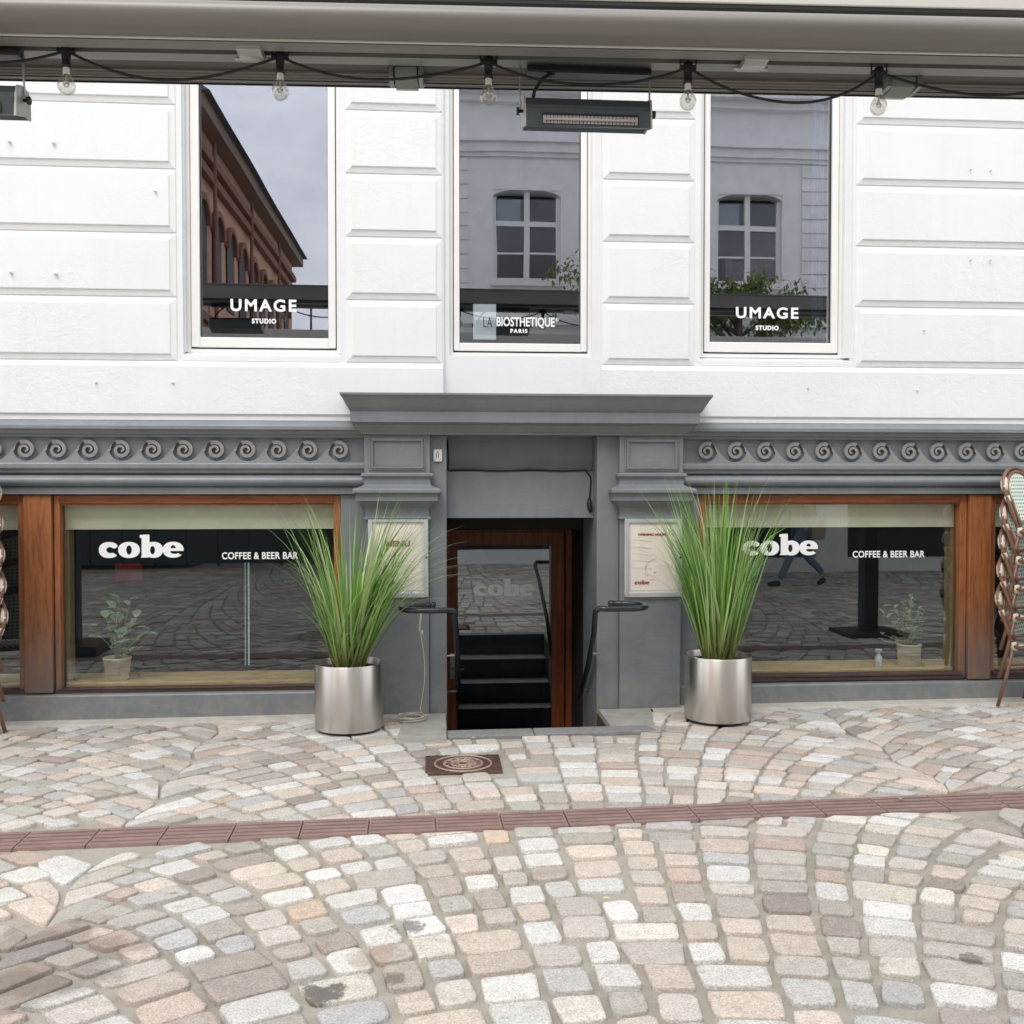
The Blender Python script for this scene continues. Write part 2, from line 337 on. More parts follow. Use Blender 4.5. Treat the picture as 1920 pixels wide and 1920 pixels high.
# grass & leaves
def leafmat(name, base, tip, trans=.35):
    m, nt, b, o = newmat(name)
    at_ = nt.nodes.new('ShaderNodeAttribute'); at_.attribute_name = 'tint'
    nt.links.new(at_.outputs['Color'], b.inputs['Base Color']); b.inputs['Roughness'].default_value = .42
    tr = nt.nodes.new('ShaderNodeBsdfTranslucent'); nt.links.new(at_.outputs['Color'], tr.inputs[0])
    x = nt.nodes.new('ShaderNodeMixShader'); x.inputs[0].default_value = trans
    nt.links.new(b.outputs[0], x.inputs[1]); nt.links.new(tr.outputs[0], x.inputs[2]); nt.links.new(x.outputs[0], o.inputs[0]); return m
M['leaf'] = leafmat('leaf_blades', None, None)
# brick for the far wall seen in reflections
m, nt_, b, o = newmat('red_brick_wall'); v = coords(nt_)
c = ramp(nt_, noise(nt_, 3, 8, .75, v), [(.3, (.50,.27,.17)), (.7, (.70,.44,.30))]); nt_.links.new(c, b.inputs['Base Color']); b.inputs['Roughness'].default_value = .9; M['brick'] = m

# ------------------------------------------------------------------ text and logo
def text_mesh(string, w, h, bold=0.0, space=1.0, y=0, xc=0, zc=0, thick=.0012, world=None):
    cu = bpy.data.curves.new('lettering', 'FONT'); cu.body = string; cu.align_x = 'CENTER'; cu.offset = bold; cu.space_character = space
    cu.resolution_u = 5; cu.extrude = .02
    ob = bpy.data.objects.new('lettering', cu); COL.objects.link(ob)
    dg = bpy.context.evaluated_depsgraph_get(); me = bpy.data.meshes.new_from_object(ob.evaluated_get(dg))
    bpy.data.objects.remove(ob); bpy.data.curves.remove(cu)
    vs = [v.co.copy() for v in me.vertices]; fs = [list(p.vertices) for p in me.polygons]; bpy.data.meshes.remove(me)
    x0 = min(v.x for v in vs); x1 = max(v.x for v in vs); y0 = min(v.y for v in vs); y1 = max(v.y for v in vs)
    mb = MB(); mb.add([(xc + ((v.x-x0)/(x1-x0)-.5)*w, y + (0 if v.z > 0 else thick), zc + ((v.y-y0)/(y1-y0)-.5)*h) for v in vs], fs); return mb
def arc(cx, cy, rx, ry, a0, a1, n=18, p=2.0):
    o = []
    for i in range(n+1):
        a = R(a0 + (a1-a0)*i/n); c, s = math.cos(a), math.sin(a)
        o.append((cx + rx*math.copysign(abs(c)**(2/p), c), cy + ry*math.copysign(abs(s)**(2/p), s)))
    return o
def logo(w, y=0, xc=0, zc=0, thick=.0012):
    # letters of a fat rounded slab face; x-height 1, every outline list is one fill group (even-odd)
    L_ = []
    c_ = arc(.62,.5,.62,.52, 38, 318, 26, 2.2) + [(1.02,.22)] + arc(.70,.50,.25,.20, 300, 95, 12)[:] + [(.78,.66),(.84,.62),(.96,.60),(1.12,.68)]
    L_.append([c_])
    L_.append([arc(1.83,.5,.66,.52,0,360,36,2.2)[:-1], arc(1.83,.5,.17,.30,0,360,20)[:-1]])
    bx = 2.52
    b_ = [(bx+.02,.02),(bx+.02,.0),(bx+.45,.0),(bx+.55,.04)] + arc(bx+.80,.50,.58,.52,-112,112,26,2.2) + [(bx+.56,.93),(bx+.56,1.46),(bx+.5,1.5),(bx-.02,1.47),(bx-.04,1.30),(bx+.08,1.26),(bx+.08,.12)]
    L_.append([b_, arc(bx+.74,.48,.15,.27,0,360,20)[:-1]])
    ex = 4.52
    e_ = arc(ex,.5,.64,.52,-2,322,32,2.2) + [(ex+.36,.22)] + arc(ex+.10,.36,.27,.13,-30,-180,8) + [(ex-.17,.42)] + [(ex+.62,.42)]
    L_.append([e_, arc(ex+.0,.60,.16,.20,0,180,10)])
    mb = MB(); X0, X1 = 0, ex + .66; s = w/(X1-X0)
    for grp in L_:
        cu = bpy.data.curves.new('logo', 'CURVE'); cu.dimensions = '2D'; cu.fill_mode = 'BOTH'; cu.extrude = .02
        for poly in grp:
            sp = cu.splines.new('POLY'); sp.points.add(len(poly)-1); sp.use_cyclic_u = True
            for i, (x, z) in enumerate(poly): sp.points[i].co = (x, z, 0, 1)
        ob = bpy.data.objects.new('logo', cu); COL.objects.link(ob)
        dg = bpy.context.evaluated_depsgraph_get(); me = bpy.data.meshes.new_from_object(ob.evaluated_get(dg))
        mb.add([(xc + (v.co.x-(X0+X1)/2)*s, y + (0 if v.co.z > 0 else thick), zc + (v.co.y-.5)*s*.96) for v in me.vertices], [list(p.vertices) for p in me.polygons])
        bpy.data.objects.remove(ob); bpy.data.curves.remove(cu); bpy.data.meshes.remove(me)
    return mb

# ================================================================== GROUND
def gz(X): return -.012 + .0072 * (X - .5)
PX0, PX1, PY0 = .062, 1.142, -.605
mb = MB()
def sheet(x0, x1, y0, y1, dz=0): mb.add([(x0,y0,gz(x0)+dz),(x1,y0,gz(x1)+dz),(x1,y1,gz(x1)+dz),(x0,y1,gz(x0)+dz)], [(0,1,2,3)])
sheet(-70, 70, -90, PY0-.1, -.009); sheet(-70, PX0-.05, PY0-.1, .04, -.009); sheet(PX1+.05, 70, PY0-.1, .04, -.009)
ground = tag(mb.build('cobbled_street', M['sand']), kind='structure')
rnd = random.Random(11)
PAL = [((.60,.60,.575), 9), ((.50,.465,.42), 9), ((.52,.45,.385), 6), ((.40,.375,.33), 8), ((.455,.455,.44), 6), ((.47,.37,.315), 3), ((.62,.59,.52), 2.5), ((.36,.31,.27), 5), ((.42,.43,.435), 3), ((.57,.50,.43), 6), ((.38,.38,.335), 2), ((.66,.665,.655), 4), ((.27,.235,.205), 1.2), ((.55,.43,.32), .4)]
def pick():
    t = rnd.random() * sum(w_ for _, w_ in PAL)
    for c, w_ in PAL:
        t -= w_
        if t <= 0: break
    k = rnd.uniform(.90, 1.12); g = sum(c)/3; return tuple(min(.85, ((g + (x-g)*.95)*.82 + .18*m0)*k*t_) for x, t_, m0 in zip(c, (1.11,1.095,1.075), (.475,.445,.41)))
def sett(corn, h):
    n = 12; e = rnd.uniform(4.2, 9.0); vs = []; offs = [rnd.choice([rnd.uniform(-.03,.03), rnd.uniform(-.09,.035)]) for _ in range(n)]
    ph = rnd.uniform(-.1,.1); tx, ty = rnd.uniform(-.012,.012), rnd.uniform(-.012,.012)
    cx = sum(c[0] for c in corn)/4; cy = sum(c[1] for c in corn)/4
    for sc_, z in ((1.0,-.03), (.994,h-.005), (.976,h-.0008), (.85,h+.0003)):
        for i in range(n):
            a = 2*math.pi*(i+.5)/n + ph*.5; c, s = math.cos(a), math.sin(a)
            u = math.copysign(abs(c)**(2/e), c); v = math.copysign(abs(s)**(2/e), s)
            u *= sc_*(1+offs[i]); v *= sc_*(1+offs[(i+5) % n]); u = (u+1)/2; v = (v+1)/2
            x = (1-u)*(1-v)*corn[0][0] + u*(1-v)*corn[1][0] + u*v*corn[2][0] + (1-u)*v*corn[3][0]
            y = (1-u)*(1-v)*corn[0][1] + u*(1-v)*corn[1][1] + u*v*corn[2][1] + (1-u)*v*corn[3][1]
            vs.append((x, y, gz(x) + z + (x-cx)*tx + (y-cy)*ty))
    fs = [(k*n+i, k*n+(i+1) % n, (k+1)*n+(i+1) % n, (k+1)*n+i) for k in range(3) for i in range(n)] + [list(range(3*n, 4*n))]
    return vs, fs
XC, RR, HALF = .60, 2.75, 2.08
def fan(u): return RR - math.sqrt(RR*RR - u*u), u / math.sqrt(RR*RR - u*u)
def bay(xc, ytop, ybot, p, gap, wmin, wmax, w0):
    """one bay of setts in fan courses: columns follow the normals of the arcs, merging and splitting as they crowd or open"""
    res = []; cols = [[-HALF, 0, 0]]
    while cols[-1][0] < HALF - w0*1.4: cols.append([cols[-1][0] + rnd.uniform(w0-.035, w0+.04), rnd.uniform(-.45,.45)*p, 0])
    cols.append([HALF, 0, 0])
    def Yc(k, u): return ytop + 1.2 - k*p - fan(u)[0]
    for k in range(int((ytop - ybot + 2.6)/p)):
        nxt = []
        for j, (u, ph, _) in enumerate(cols):
            sl_ = fan(u)[1]; edge = j in (0, len(cols)-1)
            nxt.append([u if edge else u - p*sl_/(1+sl_*sl_)**.5*.92 + rnd.uniform(-.006,.006), ph, 0])
        for j in range(len(cols)-1):
            a0, a1 = cols[j][0], cols[j+1][0]; b0, b1 = nxt[j][0], nxt[j+1][0]; ph = cols[j][1]
            if a1-a0 < .07 or b1-b0 < .06: continue
            nj = rnd.uniform(-.020,.020); oj = cols[j][2]
            c = [[xc+b0, Yc(k+1,b0)+ph+nj], [xc+b1, Yc(k+1,b1)+ph+nj], [xc+a1, Yc(k,a1)+ph+oj], [xc+a0, Yc(k,a0)+ph+oj]]; nxt[j][2] = nj
            for q, uu, of in zip(c, (b0, b1, a1, a0), (ph+nj, ph+nj, ph+oj, ph+oj)):
                if abs(abs(uu) - HALF) > 1e-6: t_ = fan(uu)[1]; q[0] += of*.92*t_/math.sqrt(1+t_*t_)
                if abs(abs(uu) - HALF) < 1e-6: q[0] += .035*math.sin(q[1]*9.0)
            mx_ = sum(q[0] for q in c)/4; my = sum(q[1] for q in c)/4
            if not (ybot < my < ytop): continue
            if ytop < -2 and my < ytop:                      # cut the setts that meet the channel
                for q in c: q[1] = min(q[1], dy(q[0]) - .116)
            elif ytop > -2:
                for q in c: q[1] = max(q[1], dy(q[0]) + .116)
            my = sum(q[1] for q in c)/4
            if max(c[3][1]-c[0][1], c[2][1]-c[1][1]) < .055 or min(c[3][1]-c[0][1], c[2][1]-c[1][1]) < .004: continue
            g = gap * rnd.uniform(.7, 1.4)
            ex = Vector((c[1][0]-c[0][0], c[1][1]-c[0][1])); ey = Vector((c[3][0]-c[0][0], c[3][1]-c[0][1]))
            for q in c:
                dx = q[0]-mx_; dy_ = q[1]-my
                q[0] = mx_ + dx*(1 - 2*g/max(ex.length, .06)) + rnd.uniform(-.008,.008); q[1] = my + dy_*(1 - 2*g/max(ey.length, .06)) + rnd.uniform(-.008,.008)
            if PX0-.25 < mx_ < PX1+.25 and my > -.80: continue
            if -.14 < mx_ < .43 and -1.585 < my < -1.12: continue
            res.append((mx_, my, c))
        new = [nxt[0]]
        for q in nxt[1:-1]:
            d_ = q[0] - new[-1][0]
            if d_ < wmin or HALF - q[0] < wmin: continue
            if d_ > wmax/math.sqrt(1+fan(min(HALF,abs(q[0])))[1]**2)*1.05: new.append([new[-1][0] + d_*rnd.uniform(.42,.58), (new[-1][1]+q[1])/2, 0])
            new.append(q)
        if HALF - new[-1][0] > wmax*.78: new.append([(HALF + new[-1][0])/2, rnd.uniform(-.3,.3)*p, 0])
        cols = new + [nxt[-1]]
    return res
def courses(ytop, ybot, p, gap, wmin, wmax, w0, bays):
    r_ = []
    for b_ in bays: r_ += bay(XC + 2*HALF*b_, ytop, ybot, p, gap, wmin, wmax, w0)
    return r_
def dy(X): return -2.345 + .026*(X-.5)             # drain centre line
stones = courses(-.17, -2.62, .150, .0058, .128, .262, .185, (-1, 0, 1)) + courses(-2.10, -4.8, .172, .0100, .135, .275, .20, (-1, 0, 1))
far = courses(-4.8, -14.5, .19, .009, .14, .28, .21, (-2, -1, 0, 1, 2))
sized = []
for mx_, my, c in stones:
    q = [proj((p[0], p[1], 0)) for p in c]
    if None in q: sized.append((0, mx_, my, c)); continue
    A = abs(sum(q[i][0]*q[(i+1) % 4][1] - q[(i+1) % 4][0]*q[i][1] for i in range(4)))/2
    px = sum(a[0] for a in q)/4; py = sum(a[1] for a in q)/4
    if not (-30 < px < 1950 and py < 1945): A = 0
    sized.append((A, mx_, my, c))
sized.sort(key=lambda t: -t[0])
rest = MB(); rest.c = []
for i, (A, mx_, my, c) in enumerate(sized + [(0, a, b_, c_) for a, b_, c_ in far]):
    vs, fs = sett(c, rnd.uniform(.003,.013)); tint = (*pick(), 1)
    if A == 0 and math.hypot(mx_, my) > 14: continue
    if i < 300:
        s_ = MB(); s_.c = [tint]*len(vs); s_.add(vs, fs, 0, True); s_.s[-1] = False; s_.build('cobblestone', M['stone'], ground, flip=False)
    else:
        rest.add(vs, fs, 0, True); rest.c += [tint]*len(vs)
o = rest.build('cobblestones', M['stone'], ground, flip=False); o['kind'] = 'stuff'
# mortar strip along the wall foot, slabs round the stair pit
mb = MB(); sr = random.Random(3)
for xa, xb in ((-5.2, -.26), (1.53, 6.6)):
    n = int((xb-xa)/.12); pts = [(xa+(xb-xa)*i/n, -.20 + sr.uniform(-.018,.018)) for i in range(n+1)]
    for (x0, y0), (x1, y1) in zip(pts, pts[1:]):
        mb.add([(x0,y0,gz(x0)-.03),(x1,y1,gz(x1)-.03),(x1,y1+.03,gz(x1)+.017),(x0,y0+.03,gz(x0)+.017),(x1,.03,gz(x1)+.019),(x0,.03,gz(x0)+.019)], [(0,1,2,3),(3,2,4,5)])
mb.build('mortar_strip', M['strip'], ground)
def slab(name, pts, zt, mt, bev=.006):
    mb = MB(); n = len(pts); vs = [(x, y, gz(x)+zt) for x, y in pts] + [(x, y, gz(x)-.12) for x, y in pts]
    mb.add(vs, [list(range(n)), list(range(2*n-1, n-1, -1))] + [(i, (i+1) % n, (i+1) % n+n, i+n) for i in range(n)])
    return mb.build(name, mt, ground, bevel=bev)
slab('slab', [(-.27,-.885),(.055,-.885),(.055,-.09),(-.235,-.09)], .016, M['concrete'])
slab('slab', [(1.15,-.735),(1.42,-.735),(1.53,-.09),(1.15,-.09)], .018, M['concrete'])
slab('kerbstone', [(.06,-.77),(.62,-.765),(.62,-.605),(.06,-.605)], .02, M['kerb'], .008)
slab('kerbstone', [(.624,-.765),(1.43,-.745),(1.40,-.605),(.624,-.605)], .021, M['kerb'], .008)
# manhole cover
mh = thing('manhole_cover', (.148,-1.345,gz(.15)), 'rusty square cast iron cover with ring pattern set in the cobbles', 'manhole cover')
mb = MB().box(-.075,.365,-1.53,-1.165,gz(.15)-.06,gz(.15)+.006); mb.build('cover_plate', M['iron'], mh, bevel=.004)
mb = MB(); zt = gz(.15)+.006
for k, r_ in enumerate((.165,.112,.07,.035)):
    mb.lathe([(r_-.006,zt-.001),(r_-.004,zt+.005),(r_+.004,zt+.005),(r_+.006,zt-.001)], (.145,-1.347,0), 40)
mb.build('ring', M['iron_hi'], mh)
mb = MB()
for i in range(12):
    a = i*math.pi/6
    for r0, r1, da in ((.04,.067,0),(.075,.108,.26)):
        p0 = (.145+r0*math.cos(a+da), -1.347+r0*math.sin(a+da), zt+.002); p1 = (.145+r1*math.cos(a+da+.25), -1.347+r1*math.sin(a+da+.25), zt+.002)
        mb.tube([p0, p1], .0035, 4)
mb.build('spoke', M['iron_hi'], mh)
mb = MB()
for i in range(30):
    a = i*2*math.pi/30
    p0 = Vector((.145+.178*math.cos(a), -1.347+.178*math.sin(a), zt+.001)); ext = min(.215/max(abs(math.cos(a)),.01), .178/max(abs(math.sin(a)),.01))
    if ext > .19: mb.tube([p0, (.145+ext*.98*math.cos(a), -1.347+ext*.98*math.sin(a), zt+.001)], .004, 4)
o = mb.build('corner_ribs', M['iron'], mh); o['kind'] = 'stuff'
# drainage channel
dc = thing('drainage_channel', (.5, -2.345, gz(.5)), 'long reddish cast iron slotted drain grating crossing the cobbles', 'drain')
x = -3.5; k = 0
ang = math.atan(.026)
while x < 5.0:
    yc = dy(x+.157); z = gz(x+.157); mb = MB(); w_ = .313
    mb.box(-w_/2, w_/2, -.118, .118, -.05, -.010, 1)
    for j in range(5):
        yy = -.096 + j*.048; mb.prof([(yy-.019,-.02),(yy-.015,.006),(yy+.015,.006),(yy+.019,-.02)], -w_/2+.002, w_/2-.002)
    for xx in (-w_/2+.005, w_/2-.005): mb.box(xx-.004, xx+.004, -.116, .116, -.03, .0045)
    g_ = mb.build('drain_grate', [M['drain'], M['drain_dark']], dc, world=False)
    g_.location = (x+.157-.5, yc+2.345, z-gz(.5)+.001); g_.rotation_euler = (0, -.0072, ang + rnd.uniform(-.004,.004)); x += .317

# ================================================================== BUILDING
B = thing('building', (.6, 0, 0), 'white and grey plastered corner cafe building with basement entrance under grey cornice', 'building')
def opening_wall(mb, x0, x1, z0, z1, holes, y0, y1):
    """rectangles between holes (hx0,hx1,hz0,hz1); all solid boxes"""
    xs = sorted({x0, x1, *[h[0] for h in holes], *[h[1] for h in holes]}); zs = sorted({z0, z1, *[h[2] for h in holes], *[h[3] for h in holes]})
    for a, b_ in zip(xs, xs[1:]):
        run = None
        for c, d in zip(zs, zs[1:]):
            inside = any(h[0] <= a and b_ <= h[1] and h[2] <= c and d <= h[3] for h in holes)
            if not inside: run = [c, d] if run is None else [run[0], d]
            if inside or d == zs[-1]:
                if run: mb.box(a, b_, y0, y1, run[0], run[1]); run = None
HW = [(-1.775,-.68,2.535,5.6), (.044,1.178,2.245,5.6), (1.905,3.04,2.535,5.6)]
mb = MB(); opening_wall(mb, -7, 8.5, 2.07, 8.5, HW, 0, .35); mb.build('upper_wall', M['white'], B)
# chamfered blocks
ZE = [2.487 + .443*i for i in range(9)]
def wpanel(x0, x1, z0, z1):
    mb = MB(); g = .004; b1 = .045; b2 = .052
    def ring(i, y): return [(x0+i, y, z0+i), (x1-i, y, z0+i), (x1-i, y, z1-i), (x0+i, y, z1-i)]
    vs = ring(g, .0) + ring(g, -.007) + ring(b1, -.018) + ring(b1+.001, -.026) + ring(b2, -.027)
    fs = [(k*4+i, k*4+(i+1) % 4, k*4+4+(i+1) % 4, k*4+4+i) for k in range(4) for i in range(4)] + [(16,17,18,19)]
    mb.add(vs, fs); return mb.build('wall_panel', M['white'], B, bevel=.002, bseg=1)
for za, zb in zip(ZE, ZE[1:]):
    for x0, x1 in ((-5.0,-1.811), (-.648,.037), (1.184,1.861), (3.058,6.3)): wpanel(x0, x1, za, zb)
mb = MB()
bp = [(.002,2.487),(-.012,2.482),(-.034,2.448),(-.036,2.118),(-.020,2.108),(-.020,2.072),(.002,2.072)]
mb.prof(bp, -7, .04); mb.prof(bp, 1.182, 8.5); mb.build('plain_band', M['white'], B, bevel=.002, bseg=1)
mb = MB(); mb.box(.044, 1.178, .03, .3, 2.245, 2.5495); mb.box(.044,.0845,.03,.3,2.5495,5.6); mb.box(1.1155,1.178,.03,.3,2.5495,5.6); mb.box(2.9915,3.04,.03,.3,2.56,5.6); mb.box(1.905,1.9185,.03,.3,2.56,5.6); mb.box(-1.775,-1.7645,.03,.3,2.56,5.6); mb.box(-.6905,-.68,.03,.3,2.56,5.6); mb.build('window_apron', M['white'], B)
for x0, x1 in ((-1.775,-.68),(1.905,3.04)): MB().prof([(-.004,2.49),(-.004,2.525),(.09,2.56),(.3,2.56),(.3,2.49)], x0, x1).build('sloping_sill', M['white'], B)
# upper windows
def upper_window(fx0, fx1, gx0, gx1, zb=2.556, gb=2.665):
    wz = MB(); y = .07
    def frame(x0, x1, z0, z1, w_, ya, yb): wz.box(x0, x0+w_, ya, yb, z0, z1); wz.box(x1-w_, x1, ya, yb, z0, z1); wz.box(x0+w_, x1-w_, ya, yb, z0, z0+w_)
    frame(fx0, fx1, zb, 5.6, .028, y, y+.1)
    f_ = wz.build('window', M['white_trim'], B, bevel=.003)
    sx0, sx1 = fx0+.034, fx1-.034; s = MB()
    for a, b_, c, d in ((sx0, gx0, zb+.04, 5.6), (gx1, sx1, zb+.04, 5.6)): s.box(a, b_, y-.012, y+.08, c, d)
    s.box(gx0, gx1, y-.012, y+.08, zb+.04, gb)
    s.build('sash', M['white_trim'], f_, bevel=.005)
    s = MB(); s.box(gx0-.002, gx1+.002, y+.028, y+.034, gb-.002, 5.6); s.build('pane', M['glass_up'], f_)
    s = MB(); s.box(fx0+.02, fx1-.02, y+.02, y+.09, zb+.028, zb+.041); s.build('shadow_gap', M['rubber'], f_)
    s = MB(); s.box(gx0-.003, gx0+.004, y+.012, y+.028, gb, 5.6); s.box(gx1-.004, gx1+.003, y+.012, y+.028, gb, 5.6); s.box(gx0, gx1, y+.012, y+.028, gb-.003, gb+.004); s.build('gasket', M['rubber'], f_)
    return f_
W1 = upper_window(-1.765,-.69, -1.672,-.775); W2 = upper_window(.084,1.116, .158,1.038, 2.55, 2.645); W3 = upper_window(1.918,2.992, 1.99,2.908, 2.56, 2.672)
def cen(px0, px1, py0, py1, Y): a = at(px0, py0, Y); b_ = at(px1, py1, Y); return (a.x+b_.x)/2, (a.z+b_.z)/2, b_.x-a.x, a.z-b_.z
def lettering(string, px, parent, mt, Y, bold, space=1.0, nm='lettering'):
    xc, zc, w_, h_ = cen(*px, Y); return text_mesh(string, w_, h_, bold, space, Y, xc, zc).build(nm, mt, parent)
YG = .0955
lettering('UMAGE', (432,556,560,585), W1, M['vinyl'], YG, .028, 1.25)
lettering('STUDIO', (472,518,597,607), W1, M['vinyl'], YG, .05, 1.2)
lettering('UMAGE', (1380,1497,575,598), W3, M['vinyl'], YG, .028, 1.25)
lettering('STUDIO', (1417,1460,610,619.5), W3, M['vinyl'], YG, .05, 1.2)
lettering('BIOSTHETIQUE', (931,1040,594,616), W2, M['vinyl'], YG, .022, 1.0)
lettering('LA', (906,923,594,614), W2, M['vinyl_grey'], YG, .0, 1.1)
lettering('PARIS', (957,989,616.5,624.5), W2, M['vinyl'], YG, .05, 1.3)
xc, zc, w_, h_ = cen(1041,1048,596,603, YG)
text_mesh('R', w_*.5, h_*.55, .03, 1, YG, xc, zc).build('lettering', M['vinyl'], W2)
mb = MB(); mb.lathe([(.013,0),(.013,.001),(.0105,.001),(.0105,0)], (xc, YG, zc), 20, axis='y'); mb.build('lettering', M['vinyl'], W2)
a = at(887,570,.12); b_ = at(930,637,.12)
MB().box(a.x, b_.x, .112, .114, b_.z, a.z).build('paper_sheet', M['paper'], W2)
# upper rooms
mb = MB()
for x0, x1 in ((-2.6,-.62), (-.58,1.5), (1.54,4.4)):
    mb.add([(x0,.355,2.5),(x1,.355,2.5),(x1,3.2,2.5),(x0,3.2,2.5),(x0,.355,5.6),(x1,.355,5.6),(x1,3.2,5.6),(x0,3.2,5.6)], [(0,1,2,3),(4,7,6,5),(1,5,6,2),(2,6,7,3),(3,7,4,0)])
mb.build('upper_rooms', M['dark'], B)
a = at(1546,600,.3); mb = MB()
for i in range(4): mb.tube([(2.86+i*.022,.30+.012*(i % 2),2.6),(2.86+i*.022,.30+.012*(i % 2),5.5)], .013, 8)
mb.build('curtain', mat('blue_curtain', (.03,.09,.2), .8), B)
# wall bolts
def bolt(px, py, mt, r_, nm='bolt'):
    p = at(px, py, -.04); mb = MB(); mb.lathe([(.0001,-.006),(r_,-.004),(r_,.008),(r_*.6,.016),(.0001,.017)], (p.x, -.037, p.z), 10, axis='y'); mb.build(nm, mt, B)
for px, py, r_ in ((17,265,.011),(100,267,.012),(20,510,.011),(104,513,.012),(291,358,.009),(180,717,.009),(324,717,.009),(1720,732,.006)): bolt(px, py, M['white'], r_)
for px, py in ((1820,318),(1858,320),(1820,488),(1857,489),(1733,620),(1515,729)): bolt(px, py, M['galv'], .005, 'rusty_anchor')
# grey entablature band with running scrolls
def cut(a, y): return (y, a)
ent = [(.0,2.071),(-.045,2.069),(-.108,2.035),(-.112,2.028),(-.112,2.004),(-.085,1.998),(-.082,1.975),(-.060,1.968),(-.058,1.952),(-.030,1.948),(-.022,1.942),(-.022,1.786),
       (-.05,1.782),(-.068,1.772),(-.072,1.764),(-.072,1.736),(-.052,1.724),(-.048,1.704),(-.012,1.700),(-.012,1.690)]
tor = [(-.02-.062*math.sin(math.pi*i/9), 1.65+.040*math.cos(math.pi*i/9)) for i in range(10)]
ent += tor + [(-.028,1.606),(-.034,1.600),(-.034,1.556),(.0,1.552),(.3,1.552),(.3,2.071)]
for x0, x1 in ((-7,-.515),(1.757,8.5)):
    mb = MB(); mb.prof(ent, x0, x1); mb.build('entablature', M['grey'], B, bevel=.0025, bseg=1)
def scroll_mesh(m_):
    mb = MB(); r0, r1 = .009, .058; n = 38; vs = []; yb, yf = -.020, -.056
    for i in range(n+1):
        t = i/n; a = -math.pi*.55 - (1-t)*2*math.pi*1.55      # ends at lower left of the ring after passing the top
        a = R(122) - (1-t)*2*math.pi*1.55
        r_ = r0 + (r1-r0)*t**.85; hw = .0065 + .0075*t
        for rr_ in (r_-hw, r_+hw):
            vs.append((m_*rr_*math.cos(a), yf, rr_*math.sin(a))); vs.append((m_*rr_*math.cos(a), yb, rr_*math.sin(a)))
    fs = []
    for i in range(n):
        q = i*4; fs += [(q, q+2, q+6, q+4), (q, q+4, q+5, q+1), (q+2, q+3, q+7, q+6)]
    fs += [(0,1,3,2), (n*4, n*4+2, n*4+3, n*4+1)]
    mb.add(vs, fs)
    # wave body: from the ring's outer left down to the base of the scroll before
    P = .2155
    body = [(m_*x_, z_) for x_, z_ in ([(-.067*math.cos(R(a)), .067*math.sin(R(a))) for a in (52, 35, 18, 0)] + [(-.0765*math.cos(R(a)), -.0765*math.sin(R(a))) for a in (8, 25, 45, 65, 88)])]
    up = [(m_*x_, z_) for x_, z_ in ((-.06,.035),(-.085,.006),(-.110,-.026),(-.135,-.052),(-.16,-.068),(-.19,-.0755),(-P+.0,-.0775))]
    lowr = [(m_*(-P), -.084), (0, -.084)]
    pts = body + lowr[::-1] + up[::-1][:]
    mb.outline(pts, -.0535, -.02); return mb
for x0, n_, m_ in ((-.692+.0, 19, 1), (1.943-.2155*1, 20, -1)):
    me = None
    for i in range(n_):
        x = (-.906 - .2141*i) if m_ == 1 else (1.943 + .2171*i)
        if me is None:
            o = scroll_mesh(m_).build('scroll', M['grey_hi'], B, world=False); me = o
        else: o = me.copy(); COL.objects.link(o)
        o.location = (x-.6, 0, 1.864)
# last scrolls by the portal
for x, m_ in ((-.692, 1), (1.727, -1)):
    if m_ == 1:
        o = me0 = scroll_mesh(1).build('scroll', M['grey_hi'], B, world=False); o.location = (x-.6, 0, 1.864)
# window wall below: piers between the shop windows, plinth
MB().box(-.688, -.50, -.0, .4, 0.02, 1.551).build('grey_pier', M['grey'], B, bevel=.004); MB().box(1.75, 1.905, .0, .4, .02, 1.551).build('grey_pier', M['grey'], B, bevel=.004)
mb = MB()
mb.prof([(-.035,-.15),(-.035,.146),(-.028,.156),(.06,.165),(.35,.165),(.35,-.15)], -7, -.505)
mb.prof([(-.035,-.15),(-.035,.146),(-.028,.156),(.06,.165),(.35,.165),(.35,-.15)], 1.76, 8.5)
mb.build('plinth', M['grey'], B, bevel=.004)
mb = MB(); mb.box(-7,-.5,.05,.35,1.553,2.07); mb.box(1.75,8.5,.05,.35,1.553,2.07); mb.box(-.5,1.75,.20,.35,1.75,2.07); mb.build('lintel_wall', M['dark_room'], B)
